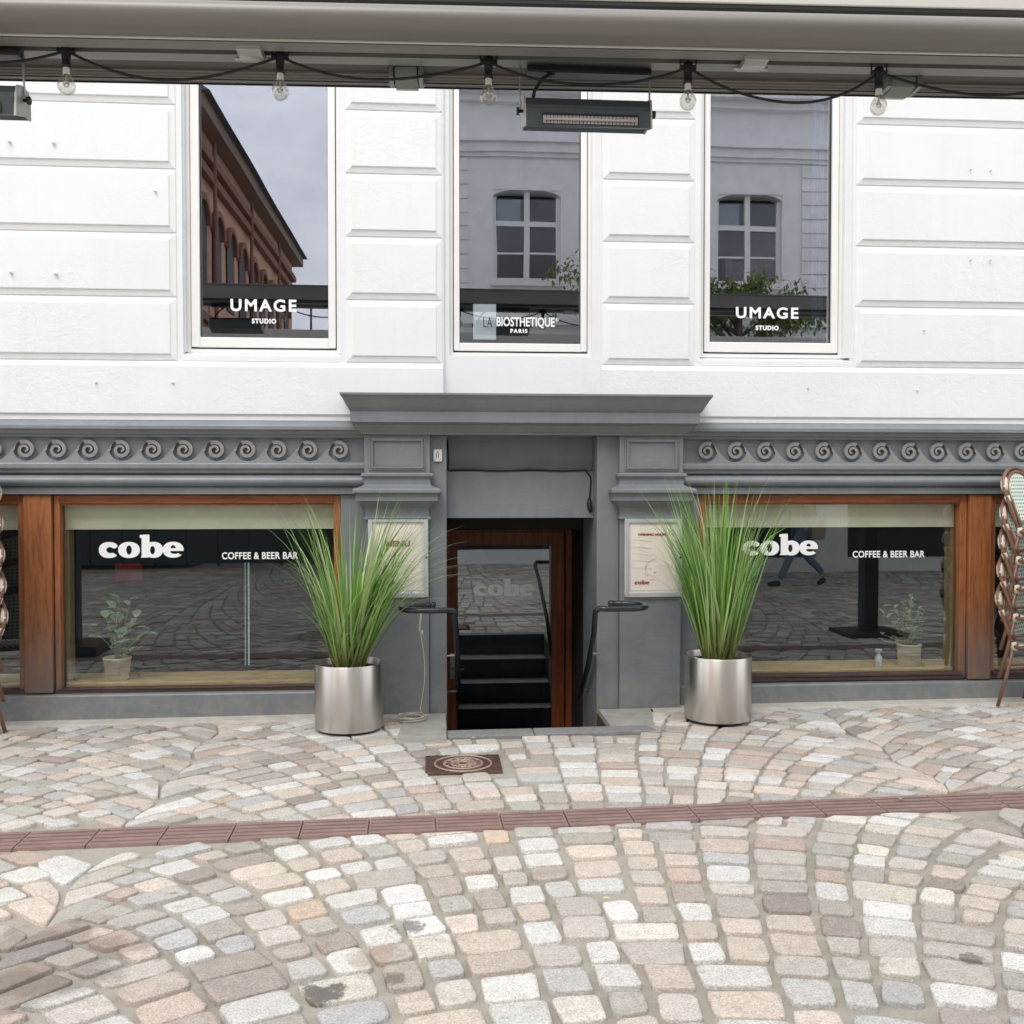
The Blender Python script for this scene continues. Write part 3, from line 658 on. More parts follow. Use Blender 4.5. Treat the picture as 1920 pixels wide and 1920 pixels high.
# portal: cornice, pilasters, jambs
mb = MB(); rings = []
cy = [(0,.0,2.248),(.0,.0,2.232),(.006,.008,2.226),(.020,.024,2.205),(.034,.042,2.178),(.050,.062,2.150),(.060,.078,2.132),(.062,.082,2.130)]
for dx, dyy, z in cy: rings.append((-.662+dx, 1.912-dx, -.325+dyy, z))
rings += [(-.598,1.842,-.24,2.128),(-.598,1.842,-.24,2.052),(-.590,1.836,-.225,2.048)]
rings += [(-.575,1.815,-.19,2.035),(-.555,1.795,-.168,2.005),(-.540,1.785,-.158,1.992),(-.530,1.778,-.15,1.988),(-.530,1.778,-.15,1.972)]
mb.loft(rings, .03); mb.build('portal_cornice', M['grey'], B, bevel=.003)
def pilaster(xl, xr):
    p = MB(); c = (xl+xr)/2; h = (xr-xl)/2
    p.loft([(c-h, c+h, -.12, 1.972), (c-h, c+h, -.12, 1.700)], .02)
    p_ = p.build('pilaster', M['grey'], B, bevel=.004)
    q = MB(); rg = []
    for ex, y, z in ((.018,-.142,1.704),(.022,-.148,1.700),(.022,-.148,1.682),(.010,-.132,1.672),(.004,-.125,1.664),(.004,-.125,1.622),(.02,-.15,1.612),(.072,-.215,1.594),(.074,-.22,1.588),(.074,-.22,1.566),(.058,-.195,1.560),(.055,-.19,1.555),(.055,-.19,1.508),(.03,-.16,1.500),(.015,-.135,1.475),(-.002,-.12,1.462),(-.005,-.115,1.455),(-.005,-.115,1.40),(.006,-.13,1.392),(.006,-.13,1.378),(-.008,-.11,1.372)):
        rg.append((c-h-ex, c+h+ex, y, z))
    q.loft(rg, .02); q.build('capital', M['grey'], p_, bevel=.0025)
    q = MB(); q.loft([(c-h+.008, c+h-.008, -.10, 1.374),(c-h+.008, c+h-.008, -.10, -.02)], .02); q.build('shaft', M['grey'], p_, bevel=.006)
    q = MB()                                        # moulded panel frame
    for k, (i, d, w2) in enumerate(((.035,.010,.012),(.048,.018,.014))):
        x0, x1, z0, z1 = c-h+i, c+h-i, 1.722+k*.012, 1.955-k*.012
        ya = -.12-d
        q.box(x0,x1,ya,-.118,z1-w2,z1); q.box(x0,x1,ya,-.118,z0,z0+w2); q.box(x0,x0+w2,ya,-.118,z0+w2,z1-w2); q.box(x1-w2,x1,ya,-.118,z0+w2,z1-w2)
    q.build('panel_moulding', M['grey'], p_, bevel=.004)
    return p_
pilaster(-.512, -.055); pilaster(1.293, 1.752)
mb = MB(); mb.box(-.062,.0625,-.055,.62,-1.02,1.972); mb.box(1.141,1.30,-.055,.62,-1.02,1.972); mb.build('jamb', M['grey'], B, bevel=.006)
mb = MB(); mb.box(.0625,1.141,.13,.5,1.725,1.985); mb.box(.0625,1.141,.085,.5,1.38,1.722); mb.build('header', M['grey'], B, bevel=.005)
mb = MB(); mb.box(-.3,1.5,1.44,1.6,1.235,1.45); mb.box(.045,1.16,.75,1.435,1.27,1.44); mb.box(.0,1.24,.5,1.6,1.455,1.55); mb.box(-.25,.04,.62,1.6,-1.02,1.45)
mb.box(1.165,1.35,.62,1.6,-1.02,1.45); mb.build('stairwell_wall', M['dark'], B)  # near-black colour stands in for the deep shade round the door
# pit walls and steps
mb = MB(); mb.box(-.06,PX0,-.62,-.056,-1.02,-.03); mb.box(PX1+.0,PX1+.12,-.62,-.056,-1.02,-.03); mb.build('pit_wall', mat('brown_pit_wall', (.075,.05,.04), .8, var=.2), B)
for i in range(5):
    mb = MB(); mb.box(PX0+.001,PX1-.001, PY0+.28*i-(.02 if i == 0 else 0), PY0+.28*(i+1)+(.6 if i == 4 else 0), -1.05, -.2*(i+1))
    mb.prof([(PY0+.28*i-.018, -.2*i-.03) if i else (PY0+.001,-.03), (PY0+.28*i-.018, -.2*i-.001) if i else (PY0+.001,-.02), (PY0+.28*i+.02, -.2*i-.001), (PY0+.28*i+.02,-.2*i-.03)], PX0+.002, PX1-.002) if i else None
    mb.build('step', M['step'], B, bevel=.006)
MB().box(PX0-.1,PX1+.1,-.74,-.606,-1.05,-.10).build('pit_wall', M['step'], B)
MB().box(-.25,1.35,.8,1.6,-1.06,-1.0).build('stairwell_floor', M['step'], B)
# cable under the header
cb = [(.07,.115,1.95),(.078,.115,1.80),(.075,.08,1.733)]
for i in range(13): cb.append((.09+i*.082, .078, 1.727+.006*math.sin(i*1.1)))
cb += [(1.10,.077,1.70),(1.118,.077,1.67),(1.112,.077,1.58),(1.105,.077,1.50)]
o = MB().tube(cb, .006, 6).build('black_cable', M['rubber'])
tag(o, 'thin black cable pinned under the door header with inline switch', 'cable')
mb = MB(); mb.tube([(1.105,.072,1.52),(1.105,.069,1.49),(1.11,.067,1.45),(1.113,.069,1.42)], [.012,.02,.02,.008], 8); o2 = mb.build('switch', M['rubber'], o)
# door
D = MB(); YD = 1.46
dl = lambda px: at(px, 1000, YD).x
D.box(dl(820), dl(858), YD, YD+.05, -1.0, 1.22); D.box(dl(1035), dl(1058.5), YD, YD+.05, -1.0, 1.22)
zt_ = at(900, 1023, YD).z; D.box(dl(858), dl(1035), YD, YD+.05, zt_, 1.22); D.box(dl(858), dl(1035), YD, YD+.05, -1.0, -.85)
d_ = D.build('door', M['door_wood'], B, bevel=.006)
D = MB(); D.box(dl(1060.5), dl(1073), YD-.01, YD+.08, -1.0, 1.235); D.box(dl(812), dl(1060), YD-.01, YD+.08, 1.222, 1.25); D.build('door_frame', M['door_wood'], B, bevel=.004)
D = MB(); D.box(dl(858)-.002, dl(1035)+.002, YD+.018, YD+.024, -.86, zt_+.002); D.build('pane', M['glass_door'], d_)
D = MB(); D.box(dl(1020), dl(1035)-.001, YD+.03, YD+.045, -.85, zt_); D.build('glazing_bead', M['black'], d_)
xc, zc, w_, h_ = cen(888,1003,1090,1118, YD+.016); logo(w_, YD+.016, xc, zc-.01).build('lettering', M['vinyl_grey'], d_)
D = MB(); hz = at(845,1252,YD).z; hx = dl(848); D.box(hx-.02,hx+.02,YD-.008,YD,hz-.1,hz+.13); D.tube([(hx,YD-.05,hz),(hx+.05,YD-.055,hz),(hx+.10,YD-.055,hz-.004)], .009, 8); D.tube([(hx,YD,hz),(hx,YD-.05,hz)], .009, 8)
D.build('handle', M['handle'], d_)
mb = MB(); mb.add([(-1,1.62,-1.02),(2.2,1.62,-1.02),(2.2,4.5,-1.02),(-1,4.5,-1.02),(-1,1.62,1.5),(2.2,1.62,1.5),(2.2,4.5,1.5),(-1,4.5,1.5)], [(0,1,2,3),(4,7,6,5),(1,5,6,2),(2,6,7,3),(3,7,4,0)]); mb.build('cellar_room', M['dark_room'], B)
# ------------------------------------------------------------------ shop windows
def shop_window(x0, x1, gx0, gx1, z0, gz0, label_):
    y = .02; mb = MB(); 
    mb.box(x0, gx0, y, y+.09, z0, 1.545); mb.box(gx1, x1, y, y+.09, z0, 1.545); mb.box(gx0, gx1, y+.0, y+.09, 1.49, 1.545, 1)
    f_ = mb.build('shop_window', [M['wood'], M['wood_top']], B, bevel=.004)
    mb = MB(); mb.box(gx0, gx1, y+.012, y+.05, 1.476, 1.489); mb.build('top_bead', M['wood_top'], f_, bevel=.003)
    mb = MB(); mb.box(x0, x1, y-.012, y+.09, z0-.012, z0+.018); mb.prof([(y-.004,z0+.018),(y-.02,z0+.020),(y-.02,gz0-.004),(y+.0,gz0-.001),(y+.05,gz0),(y+.05,z0+.018)], gx0-.02, gx1+.02); mb.build('sill_rail', M['wood_low'], f_, bevel=.004)
    mb = MB(); mb.box(gx0, gx1, y+.055, y+.061, gz0-.002, 1.478); mb.build('pane', M['glass_shop'], f_)
    return f_
SL = shop_window(-2.672,-.69, -2.632,-.74, .168, .196, 'l'); SR = shop_window(1.908,3.945, 1.955,3.895, .18, .224, 'r')
S0 = shop_window(-4.95,-2.872, -4.9,-2.915, .168, .196, 'll'); S3 = shop_window(4.128,6.3, 4.17,6.25, .18, .224, 'rr')
for x0, x1 in ((-2.868,-2.678),(3.95,4.122)):
    MB().box(x0, x1, -.012, .12, .168, 1.55).build('corner_post', M['wood'], B, bevel=.006)
MB().box(-6,-4.96,.0,.3,.166,1.551).build('grey_pier', M['grey'], B); MB().box(6.31,8.4,0,.3,.166,1.551).build('grey_pier', M['grey'], B)
# interior of the shop: floor, walls, shelf, blinds
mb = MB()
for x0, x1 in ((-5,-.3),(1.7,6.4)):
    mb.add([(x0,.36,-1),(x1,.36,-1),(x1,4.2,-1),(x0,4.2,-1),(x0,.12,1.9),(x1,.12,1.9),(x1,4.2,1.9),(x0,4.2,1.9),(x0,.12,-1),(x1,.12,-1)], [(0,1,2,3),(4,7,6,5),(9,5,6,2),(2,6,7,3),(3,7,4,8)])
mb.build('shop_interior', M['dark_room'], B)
for x0, x1 in ((-4.95,-.70),(1.905,6.3)):
    mb = MB(); zs_ = .215 if x0 < 0 else .235; mb.box(x0, x1, .12, .50, zs_-.04, zs_); mb.build('window_shelf', M['shelf'], B, bevel=.004)
    mb = MB(); mb.box(x0+.03, x1-.03, .13, .14, 1.305, 1.545); mb.build('roller_blind', M['valance'], B)
mb = MB(); mb.box(-2.655,-2.615,.145,.24,.215,1.545); mb.box(3.89,3.925,.145,.24,.235,1.545); mb.build('window_lining', mat('dim_lining', (.42,.32,.17), .6), B)
YS = .0735
xc, zc, w_, h_ = cen(185,345,1014,1048, YS); logo(w_, YS, xc, zc).build('lettering', M['vinyl'], SL)
lettering('COFFEE & BEER BAR', (416,559,1035.5,1048), SL, M['vinyl'], YS, .02, 1.05)
xc, zc, w_, h_ = cen(1393,1534,1011,1044, YS); logo(w_, YS, xc, zc).build('lettering', M['vinyl'], SR)
lettering('COFFEE & BEER BAR', (1599,1734,1033,1045), SR, M['vinyl'], YS, .02, 1.05)
# LED strips inside
for px, r_, n_ in ((466,.006,78),(459.5,.003,70)):
    mb = MB(); a = at(px,1056,.62); b_ = at(px+.5,1248,.62)
    for i in range(n_):
        if 38/78 < 1-i/n_ < 0: continue
        p = a.lerp(b_, i/n_); mb.box(p.x-r_, p.x+r_, .618, .622, p.z-.003, p.z+.003)
    o = mb.build('led_strip', M['led']); q = MB(); q.box(a.x-r_*1.6, a.x+r_*1.6, .624, .634, b_.z, a.z); q.build('carrier', M['black'], o)
    tag(o, 'bright dotted vertical light strip behind left shop window' if r_ > .004 else 'thin faint dotted light strip left of the brighter strip', 'light strip')
# ------------------------------------------------------------------ planters with tall grass
def blade(mb, base, az, a0, a1, Ln, wd, tw, c0, c1, seg=9):
    p = Vector(base); d = Vector((math.cos(az), math.sin(az), 0)); side0 = Vector((-math.sin(az+tw), math.cos(az+tw), 0)); vs = []; cs = []
    for i in range(seg+1):
        t = i/seg; a = a0 + (a1-a0)*t*t*(1.0 if t < .8 else 1.0)
        if i: p = p + (d*math.sin(a) + Vector((0,0,1))*math.cos(a)) * (Ln/seg)
        wv = wd*(.45+.55*min(1, t*4))*(1-t**2.2)+.0004
        tang = (d*math.sin(a) + Vector((0,0,1))*math.cos(a)); nrm = side0.cross(tang).normalized()
        vs += [p - side0*wv/2 + nrm*wv*.18, p, p + side0*wv/2 + nrm*wv*.18]
        c = tuple(c0[k]*(1-min(1,t*2.6)) + c1[k]*min(1,t*2.6) for k in range(3)); cs += [(*c,1)]*3
    fs = []
    for i in range(seg): q = i*3; fs += [(q,q+1,q+4,q+3), (q+1,q+2,q+5,q+4)]
    mb.add(vs, fs, 0, True); mb.c += cs
def planter(x, y, label, lean, seed, zb):
    T = thing('planter', (x, y, zb), label, 'planter', 'steel grass planters by the door')
    rp = .2265; h = .445
    MB().lathe([(.0001,.014),(rp-.003,.014),(rp,.017),(rp,h-.004),(rp-.002,h),(rp-.007,h),(rp-.008,h-.004),(rp-.008,h-.06)], (x,y,zb), 72).build('pot', M['steel'], T)
    MB().lathe([(.0001,0),(rp-.02,0),(rp-.018,.015),(.0001,.015)], (x,y,zb), 32).build('pot_foot', M['rubber'], T)
    mb = MB().lathe([(.0001,h-.03),(.06,h-.028),(.13,h-.035),(rp-.0085,h-.045)], (x,y,zb), 28); mb.build('soil', M['soil'], T)
    rg = random.Random(seed); g = MB(); g.c = []
    greens = [tuple(q*m_ for q, m_ in zip(t_, (1.45,1.5,1.3))) for t_ in [(.13,.26,.045),(.18,.33,.08),(.27,.42,.15),(.10,.21,.05),(.22,.36,.15),(.34,.46,.24),(.15,.30,.04)]]
    for i in range(400 if lean else 430):
        az = rg.uniform(0, 2*math.pi); r0 = .105*math.sqrt(rg.random()); az2 = az + rg.gauss(0,.35)
        bx_, by_ = x + r0*math.cos(az), y + r0*math.sin(az)*.85
        u = rg.random(); inner = 1 - r0/.105
        if lean:
            a0 = R(rg.uniform(0,10) + 11*(1-inner)); a1 = a0 + R(rg.choice([rg.uniform(0,14), rg.uniform(5,30), rg.uniform(20,62)]))
            Ln = rg.uniform(.5,1.32)*(1-.12*(1-inner))
            if rg.random() < .45: az2 = rg.gauss(-.1,.5); a0 += R(8); a1 += R(16)
        else:
            a0 = R(rg.uniform(0,7) + 11*(1-inner)); a1 = a0 + R(rg.choice([rg.uniform(0,8), rg.uniform(0,14), rg.uniform(8,34)]))
            Ln = rg.uniform(.6,1.42)*(1-.10*(1-inner))
            if rg.random() < .05: a1 += R(55)
            if rg.random() < .12: az2 = rg.gauss(math.pi,.5); a1 += R(12)
        c = rg.choice(greens); k = rg.uniform(.6,1.3); c1 = tuple(v_*k for v_ in c)
        if rg.random() < .07: c1 = (.62,.55,.30)
        c0 = (.30,.30,.09) if rg.random() < .5 else (.17,.24,.07)
        blade(g, (bx_, by_, zb+h-.035), az2, a0, a1, Ln, rg.choice([rg.uniform(.006,.012), rg.uniform(.010,.021)]), rg.uniform(-.9,.9), c0, c1)
    if lean:
        for a0_, a1_, L_, az_ in ((20,88,1.15,-.1),(24,95,1.2,-.3),(18,80,1.2,.1),(28,84,1.05,-.45),(16,70,1.25,-.05),(26,100,1.1,.25)): blade(g, (x+.07, y, zb+h-.035), az_, R(a0_), R(a1_), L_, .013, .4, (.17,.24,.07), (.38,.50,.26))
    for i in range(60):                               # dry short wisps at the foot
        az = rg.uniform(0, 2*math.pi); r0 = .09*math.sqrt(rg.random())
        blade(g, (x+r0*math.cos(az), y+r0*math.sin(az), zb+h-.035), az, R(rg.uniform(10,35)), R(rg.uniform(40,100)), rg.uniform(.12,.3), .004, 0, (.4,.34,.18), (.5,.44,.27), 5)
    o = g.build('grass_blades', M['leaf'], T, flip=False); o['kind'] = 'stuff'
planter(-.594, -.452, 'brushed steel cylinder planter with arching grass left of the door', True, 5, gz(-.59)+.014)
planter(1.918, -.452, 'brushed steel cylinder planter with upright grass right of the door', False, 9, gz(1.9)+.014)
# ------------------------------------------------------------------ handrails
def rail_loop(xs, sgn, label, lx):
    yf, yb_, zt = -.60, -.30, .795; r_ = .165; cyc = (yf+yb_)/2
    pts = [(lx[0], .52, -.03), (lx[1], .10, .28), (lx[2], -.35, .60), (xs, -.53, .735), (xs-sgn*.004, -.575, .775), (xs+sgn*.02, yf, zt+.003), (xs+sgn*.07, yf-.004, zt)]
    xe = xs + sgn*.22
    for i in range(9): a = -math.pi/2 + math.pi*i/8; pts.append((xe + sgn*(.14)*math.cos(a), cyc + .152*math.sin(a), zt))
    pts += [(xs+sgn*.15, yb_+.0, zt)]
    T = thing('handrail', (xs, -.3, 0), label, 'handrail', 'black handrails at the basement steps')
    MB().tube(pts, .0195, 12).build('rail', M['handrail'], T)
    e = Vector(pts[-1]); MB().lathe([(.0001,-.025),(.016,-.02),(.0245,-.006),(.0245,.006),(.016,.02),(.0001,.025)], e, 14).build('end_knob', M['handrail'], T)
    for (yy, zz, xr) in ((-.10,.43,lx[1]*.55+lx[2]*.45), (.38,.075,lx[0]*.7+lx[1]*.3)):
        xw = .064 if sgn < 0 else 1.14
        MB().tube([(xr, yy, zz-.015), (xw-sgn*.0, yy, zz-.02)], .007, 8).build('bracket', M['galv'], T)
rail_loop(.112, -1, 'black tube handrail with loop end left of the basement steps', (.155,.145,.125))
rail_loop(1.052, 1, 'black tube handrail with loop end right of the basement steps', (1.105,1.10,1.075))
# ------------------------------------------------------------------ poster frames
def poster(px0, px1, py0, py1, label, menu):
    y = -.118; a = at(px0, py0, y); b_ = at(px1, py1, y); x0, x1, z1, z0 = a.x, b_.x, a.z, b_.z
    T = thing('display_case', ((x0+x1)/2, y, z0), label, 'display case', 'silver poster cases on the pilasters')
    fr = MB(); w_ = .032
    for q in ((x0,x0+w_,z0,z1),(x1-w_,x1,z0,z1)): fr.box(q[0],q[1],y-.012,y+.017,q[2],q[3])
    fr.box(x0+w_,x1-w_,y-.012,y+.017,z0,z0+w_); fr.box(x0+w_,x1-w_,y-.012,y+.017,z1-w_,z1); fr.build('frame', M['silver'], T, bevel=.005)
    MB().box(x0+w_,x1-w_,y+.006,y+.016,z0+w_,z1-w_).build('backing', M['white_trim'], T)
    MB().box(x0+w_+.016,x1-w_-.016,y+.003,y+.005,z0+w_+.014,z1-w_-.014).build('poster', M['cream_paper'], T)
    Y = y+.0005
    def txt(s_, p, mt, bold=.03, sp=1.0): xc, zc, ww, hh = cen(*p, Y); text_mesh(s_, ww, hh, bold, sp, Y, xc, zc, .0006).build('lettering', mt, T)
    if menu:
        txt('MENU', (723,769,1014,1025), M['brown_ink'], .05)
        xc, zc, ww, hh = cen(714,742,1090,1096, Y); logo(ww, Y, xc, zc, .0006).build('lettering', M['brown_ink'], T)
    else:
        txt('OPENING HOURS', (1196,1250,1000,1004.5), M['red_ink'], .05)
        xc, zc, ww, hh = cen(1190,1218,1090,1096, Y); logo(ww, Y, xc, zc, .0006).build('lettering', M['red_ink'], T)
        def line(pp, r_=.0012):
            q = [at(a_, b__, Y-.001) for a_, b__ in pp]; MB().tube(q, r_, 5).build('drawing_line', M['pencil'], T)
        line([(1212,1070),(1210,1066),(1212,1060),(1217,1054),(1224,1049),(1230,1048)]); line([(1212,1073),(1210,1077),(1213,1080),(1216,1077)])
        line([(1219,1069),(1221,1068)]); line([(1226,1073),(1229,1074),(1231,1072)], .0016); line([(1219,1087),(1224,1087),(1227,1084)])
        for k in range(5): line([(1186,1012+13*k),(1200,1013+13*k),(1222,1016+13*k if k < 3 else 1014+13*k)], .0007)
    MB().box(x0+w_,x1-w_,y-.007,y-.004,z0+w_,z1-w_).build('cover_glass', M['glass_small'], T)
    zz = (z0+z1)/2; xk = x1-.012
    MB().lathe([(.0001,-.001),(.008,.0),(.008,.004),(.0001,.005)], (xk, y-.012, zz), 10, axis='y').build('lock', M['black'], T)
poster(690,803,971,1119, 'silver framed menu case behind the left grass, red heading on cream', True)
poster(1171,1278,972,1118, 'silver framed opening hours case with line drawing right of the door', False)
# white plate with symbol by the door
a = at(820.5, 854, -.055); T = thing('call_box', (a.x, -.056, a.z-.045), 'small white rounded plate on the grey jamb above the handrail', 'wall plate')
mb = MB(); n = 10; x0, x1, z0, z1 = a.x-.030, a.x+.032, a.z-.045, a.z+.045
MB().box(x0,x1,-.075,-.056,z0,z1).build('plate', M['plastic'], T, bevel=.012, bseg=3)
mb = MB(); 
for dx in (-.007,.007): mb.box(a.x+dx-.002,a.x+dx+.002,-.0772,-.0755,a.z-.02,a.z+.012)
for dx in (-.018,.018): mb.box(a.x+dx-.003,a.x+dx+.003,-.0772,-.0755,a.z-.03,a.z-.024)
mb.outline([(a.x-.006,a.z+.018),(a.x+.006,a.z+.018),(a.x,a.z+.030)], -.0772, -.0755); mb.build('symbol', M['black'], T)
# hose / cord from the left rail to a coil
cc = (-.185, -.28, gz(-.19)+.02)
pts = [at(789,1148,-.45), at(788,1165,-.44), at(786,1178,-.43)]
mb = MB(); mb.tube([tuple(p) for p in pts] + [tuple(at(789,1186,-.43)), tuple(at(793,1190,-.43)), tuple(at(791,1182,-.44))], .0065, 7)
c0 = at(789,1190,-.42); path = [tuple(c0)]
e0 = Vector((cc[0]+.05, cc[1], cc[2]+.02))
for i in range(1, 12):
    t = i/12; p = Vector(c0).lerp(e0, t); p.x += .035*math.sin(t*math.pi)*(1 if t < .6 else .9); path.append(tuple(p))
for i in range(150):
    a_ = i/150*2*math.pi*5.2; rx = .098+.012*math.sin(i*.37); path.append((cc[0]+rx*math.cos(a_), cc[1]+rx*.9*math.sin(a_), cc[2]+.004+.028*(i/150)+.003*math.sin(i*.9)))
o = mb.build('cord', M['rope']); tag(o, 'pale cord hooked on the left handrail and coiled beside the planter', 'cord')
MB().tube(path, .0032, 6).build('loose_cord', M['rope'], o)
# ------------------------------------------------------------------ pot plants behind the glass
def leaf(mb, base, d, ln, wd, col, fold=.15):
    d = Vector(d).normalized(); s = d.cross(Vector((0,0,1)));
    s = s.normalized() if s.length > .1 else Vector((1,0,0)); nrm = s.cross(d); b = Vector(base); vs = []
    for t, w_ in ((0,.1),(.22,.75),(.5,1.),(.78,.75),(1,.06)):
        c = b + d*ln*t - Vector((0,0,1))*ln*.18*t*t; vs += [c - s*wd/2*w_ + nrm*fold*wd*w_, c, c + s*wd/2*w_ + nrm*fold*wd*w_]
    mb.add(vs, [(i*3,i*3+1,i*3+4,i*3+3) for i in range(4)] + [(i*3+1,i*3+2,i*3+5,i*3+4) for i in range(4)], 0, True); mb.c += [(*col,1)]*15
def pot_plant(px, label, topw, botw, ptop, pbot, stems, big, seed, Y=.22):
    zt = at(px, ptop, Y).z; zb = .216 if px < 900 else .236; x = at(px, pbot, Y).x; s = (Y-CAM.y)/F
    T = thing('potted_plant', (x, Y, zb), label, 'potted plant', 'pot plants on the shop window shelves')
    r1, r0 = topw*s/2, botw*s/2
    MB().lathe([(.0001,zb),(r0,zb),(r1-.004,zt-.012),(r1,zt-.012),(r1,zt),(r1-.006,zt),(r1-.008,zt-.02),(.0001,zt-.02)], (x,Y,0), 28).build('pot', M['terracotta'], T)
    rg = random.Random(seed); st = MB(); lf = MB(); lf.c = []
    for tip in stems:
        p1 = at(tip[0], tip[1], Y); p1.y += rg.uniform(-.05,.08); p0 = Vector((x+rg.uniform(-.015,.015), Y, zt-.02)); mid = p0.lerp(p1,.5); mid.x += (p0.x-p1.x)*.12
        st.tube([p0, mid, p1], [.005,.004,.0025], 6)
        for k in range(tip[2]):
            t = .35+.65*k/max(1, tip[2]-1) if tip[2] > 1 else 1; q = (p0.lerp(mid, t*2) if t < .5 else mid.lerp(p1, t*2-1)); az = rg.uniform(0, 6.28)
            g = rg.uniform(.8,1.25); col = (.42*g,.60*g,.36*g)
            ln = rg.uniform(.065,.105) if big else rg.uniform(.05,.08)
            leaf(lf, q, (math.cos(az), math.sin(az)*.6, rg.uniform(.1,1.0)), ln, ln*(.72 if big else .5), col)
    st.build('stem', mat('green_stem', (.18,.22,.10), .6), T); o = lf.build('leaves', M['leaf'], T, flip=False); o['kind'] = 'stuff'
pot_plant(220, 'round leaved young plant in sand coloured pot behind left shop window', 50, 40, 1232, 1275,
          [(226,1122,9),(240,1125,7),(222,1155,8),(248,1160,6),(232,1185,7),(168,1173,3),(200,1170,4),(276,1182,5),(262,1215,3),(215,1140,6),(195,1160,2)], True, 4)
pot_plant(1704, 'bushy small leaved plant in sand coloured pot behind right shop window', 47, 40, 1207, 1246,
          [(1705,1120,13),(1672,1135,11),(1690,1128,12),(1720,1140,12),(1665,1155,9),(1738,1150,9),(1700,1150,12),(1724,1165,10),(1690,1170,9),(1655,1190,4),(1662,1203,3),(1720,1185,9),(1740,1185,4),(1712,1175,8),(1706,1198,6)], False, 8)
a = at(1647,1246,.2)
o = MB().lathe([(.0001,.236),(.026,.236),(.028,.242),(.028,.30),(.024,.315),(.013,.325),(.013,.345),(.026,.352),(.028,.37),(.02,.372)], (a.x,.2,0), 18).build('glass_bottle', mat('milky_glass', (.6,.64,.64), .15, var=.3, vscale=60))
tag(o, 'small clear faceted glass bottle on the right window shelf', 'bottle')
# stool seen behind the left window
sx = at(236,1112,.95).x; T = thing('bar_stool', (sx,.95,-1), 'dark round bar stool with red backrest behind left shop window', 'stool')
MB().lathe([(.0001,.70),(.14,.71),(.165,.73),(.165,.76),(.13,.785),(.0001,.79)], (sx,.95,0), 28).build('seat', M['black'], T)
MB().tube([(sx,.95,.72),(sx,.95,-.97)], .03, 10).build('stem', M['black'], T)
MB().lathe([(.0001,-.94),(.04,-.94),(.22,-.985),(.22,-1.0)], (sx,.95,0), 28).build('base', M['black'], T)
MB().box(sx-.13, sx+.09, 1.08, 1.12, .84, 1.0).build('backrest', M['red'], T, bevel=.02, bseg=3)
# ------------------------------------------------------------------ awning beam
AX, AY = .34, -2.53; AROT = -R(1.72)
A = thing('awning', (AX, AY, 0), 'long retracted beige double awning cassette crossing the top of the street', 'awning', rz=AROT)
def abox(name, prof_pts, mt, x0=-5.6, x1=6.6, bev=0, smooth=False):    # profile given as (distance from camera, z)
    mb = MB(); mb.prof([(-(4.55-d), z) for d, z in prof_pts], x0, x1, 0, smooth); return mb.build(name, mt, A, world=False, bevel=bev)
roll = [(4.115,3.60),(4.05,3.553)] + [(4.062-.082*math.cos(R(a_)), 3.492+.060*math.sin(R(a_))) for a_ in range(75,-80,-12)] + [(4.108,3.4345),(4.118,3.4345),(4.118,3.45)]
ob = MB(); pr = [(-(4.55-d), z) for d, z in roll]; ob.prof(pr, -5.6, 6.6, 0, True); o = ob.build('fabric_cassette', M['alu_beige'], A, world=False)
md = o.modifiers.new('split', 'EDGE_SPLIT'); md.split_angle = R(40)
abox('lip', [(4.108,3.428),(4.118,3.428),(4.118,3.434),(4.108,3.434)], M['fascia'])
abox('front_rail', [(4.132,3.428),(4.158,3.424),(4.192,3.420),(4.192,3.5),(4.132,3.5)], M['alu_grey'], bev=.001)
abox('recess_panel', [(4.118,3.450),(4.27,3.452),(4.27,3.56),(4.118,3.56)], M['alu_dark'])
abox('middle_rail', [(4.27,3.436),(4.34,3.434),(4.34,3.56),(4.27,3.56)], M['alu_grey'], bev=.001)
abox('soffit_panel', [(4.34,3.450),(4.458,3.450),(4.458,3.56),(4.34,3.56)], M['alu_dark'])
abox('rear_rail', [(4.458,3.442),(4.474,3.442),(4.474,3.436),(4.494,3.436),(4.494,3.430),(4.516,3.430),(4.516,3.426),(4.545,3.426),(4.55,3.432),(4.55,3.56),(4.458,3.56)], M['alu_beige'], bev=.001)
abox('rubber_seal', [(4.50,3.4235),(4.506,3.4235),(4.506,3.4265),(4.50,3.4265)], M['rubber'])
abox('rear_seal', [(4.546,3.420),(4.552,3.420),(4.552,3.430),(4.546,3.430)], M['rubber'])
abox('dark_gap_strip', [(4.03,3.553),(4.06,3.553),(4.06,3.561),(4.03,3.561)], M['rubber'])  # black strip drawn in for the gap's darkness over the roll
abox('top_cover', [(4.03,3.561),(4.56,3.561),(4.56,3.572),(4.03,3.572)], M['alu_beige'])
abox('outer_fascia', [(3.28,3.213),(3.34,3.213),(3.34,3.33),(3.28,3.33)], M['fascia'], bev=.004)
abox('fascia_gap_strip', [(3.285,3.200),(3.31,3.200),(3.31,3.2125),(3.285,3.2125)], M['rubber'])  # black strip under the fascia, standing in for a dark gap
def A2(px, py, d):       # pixel -> awning-local coordinates at a distance in front of the camera
    p = at(px, py, CAM.y + d)
    v = Vector((p.x-AX, p.y-AY, 0)); c, s = math.cos(-AROT), math.sin(-AROT)
    return Vector((v.x*c - v.y*s, v.x*s + v.y*c, p.z))
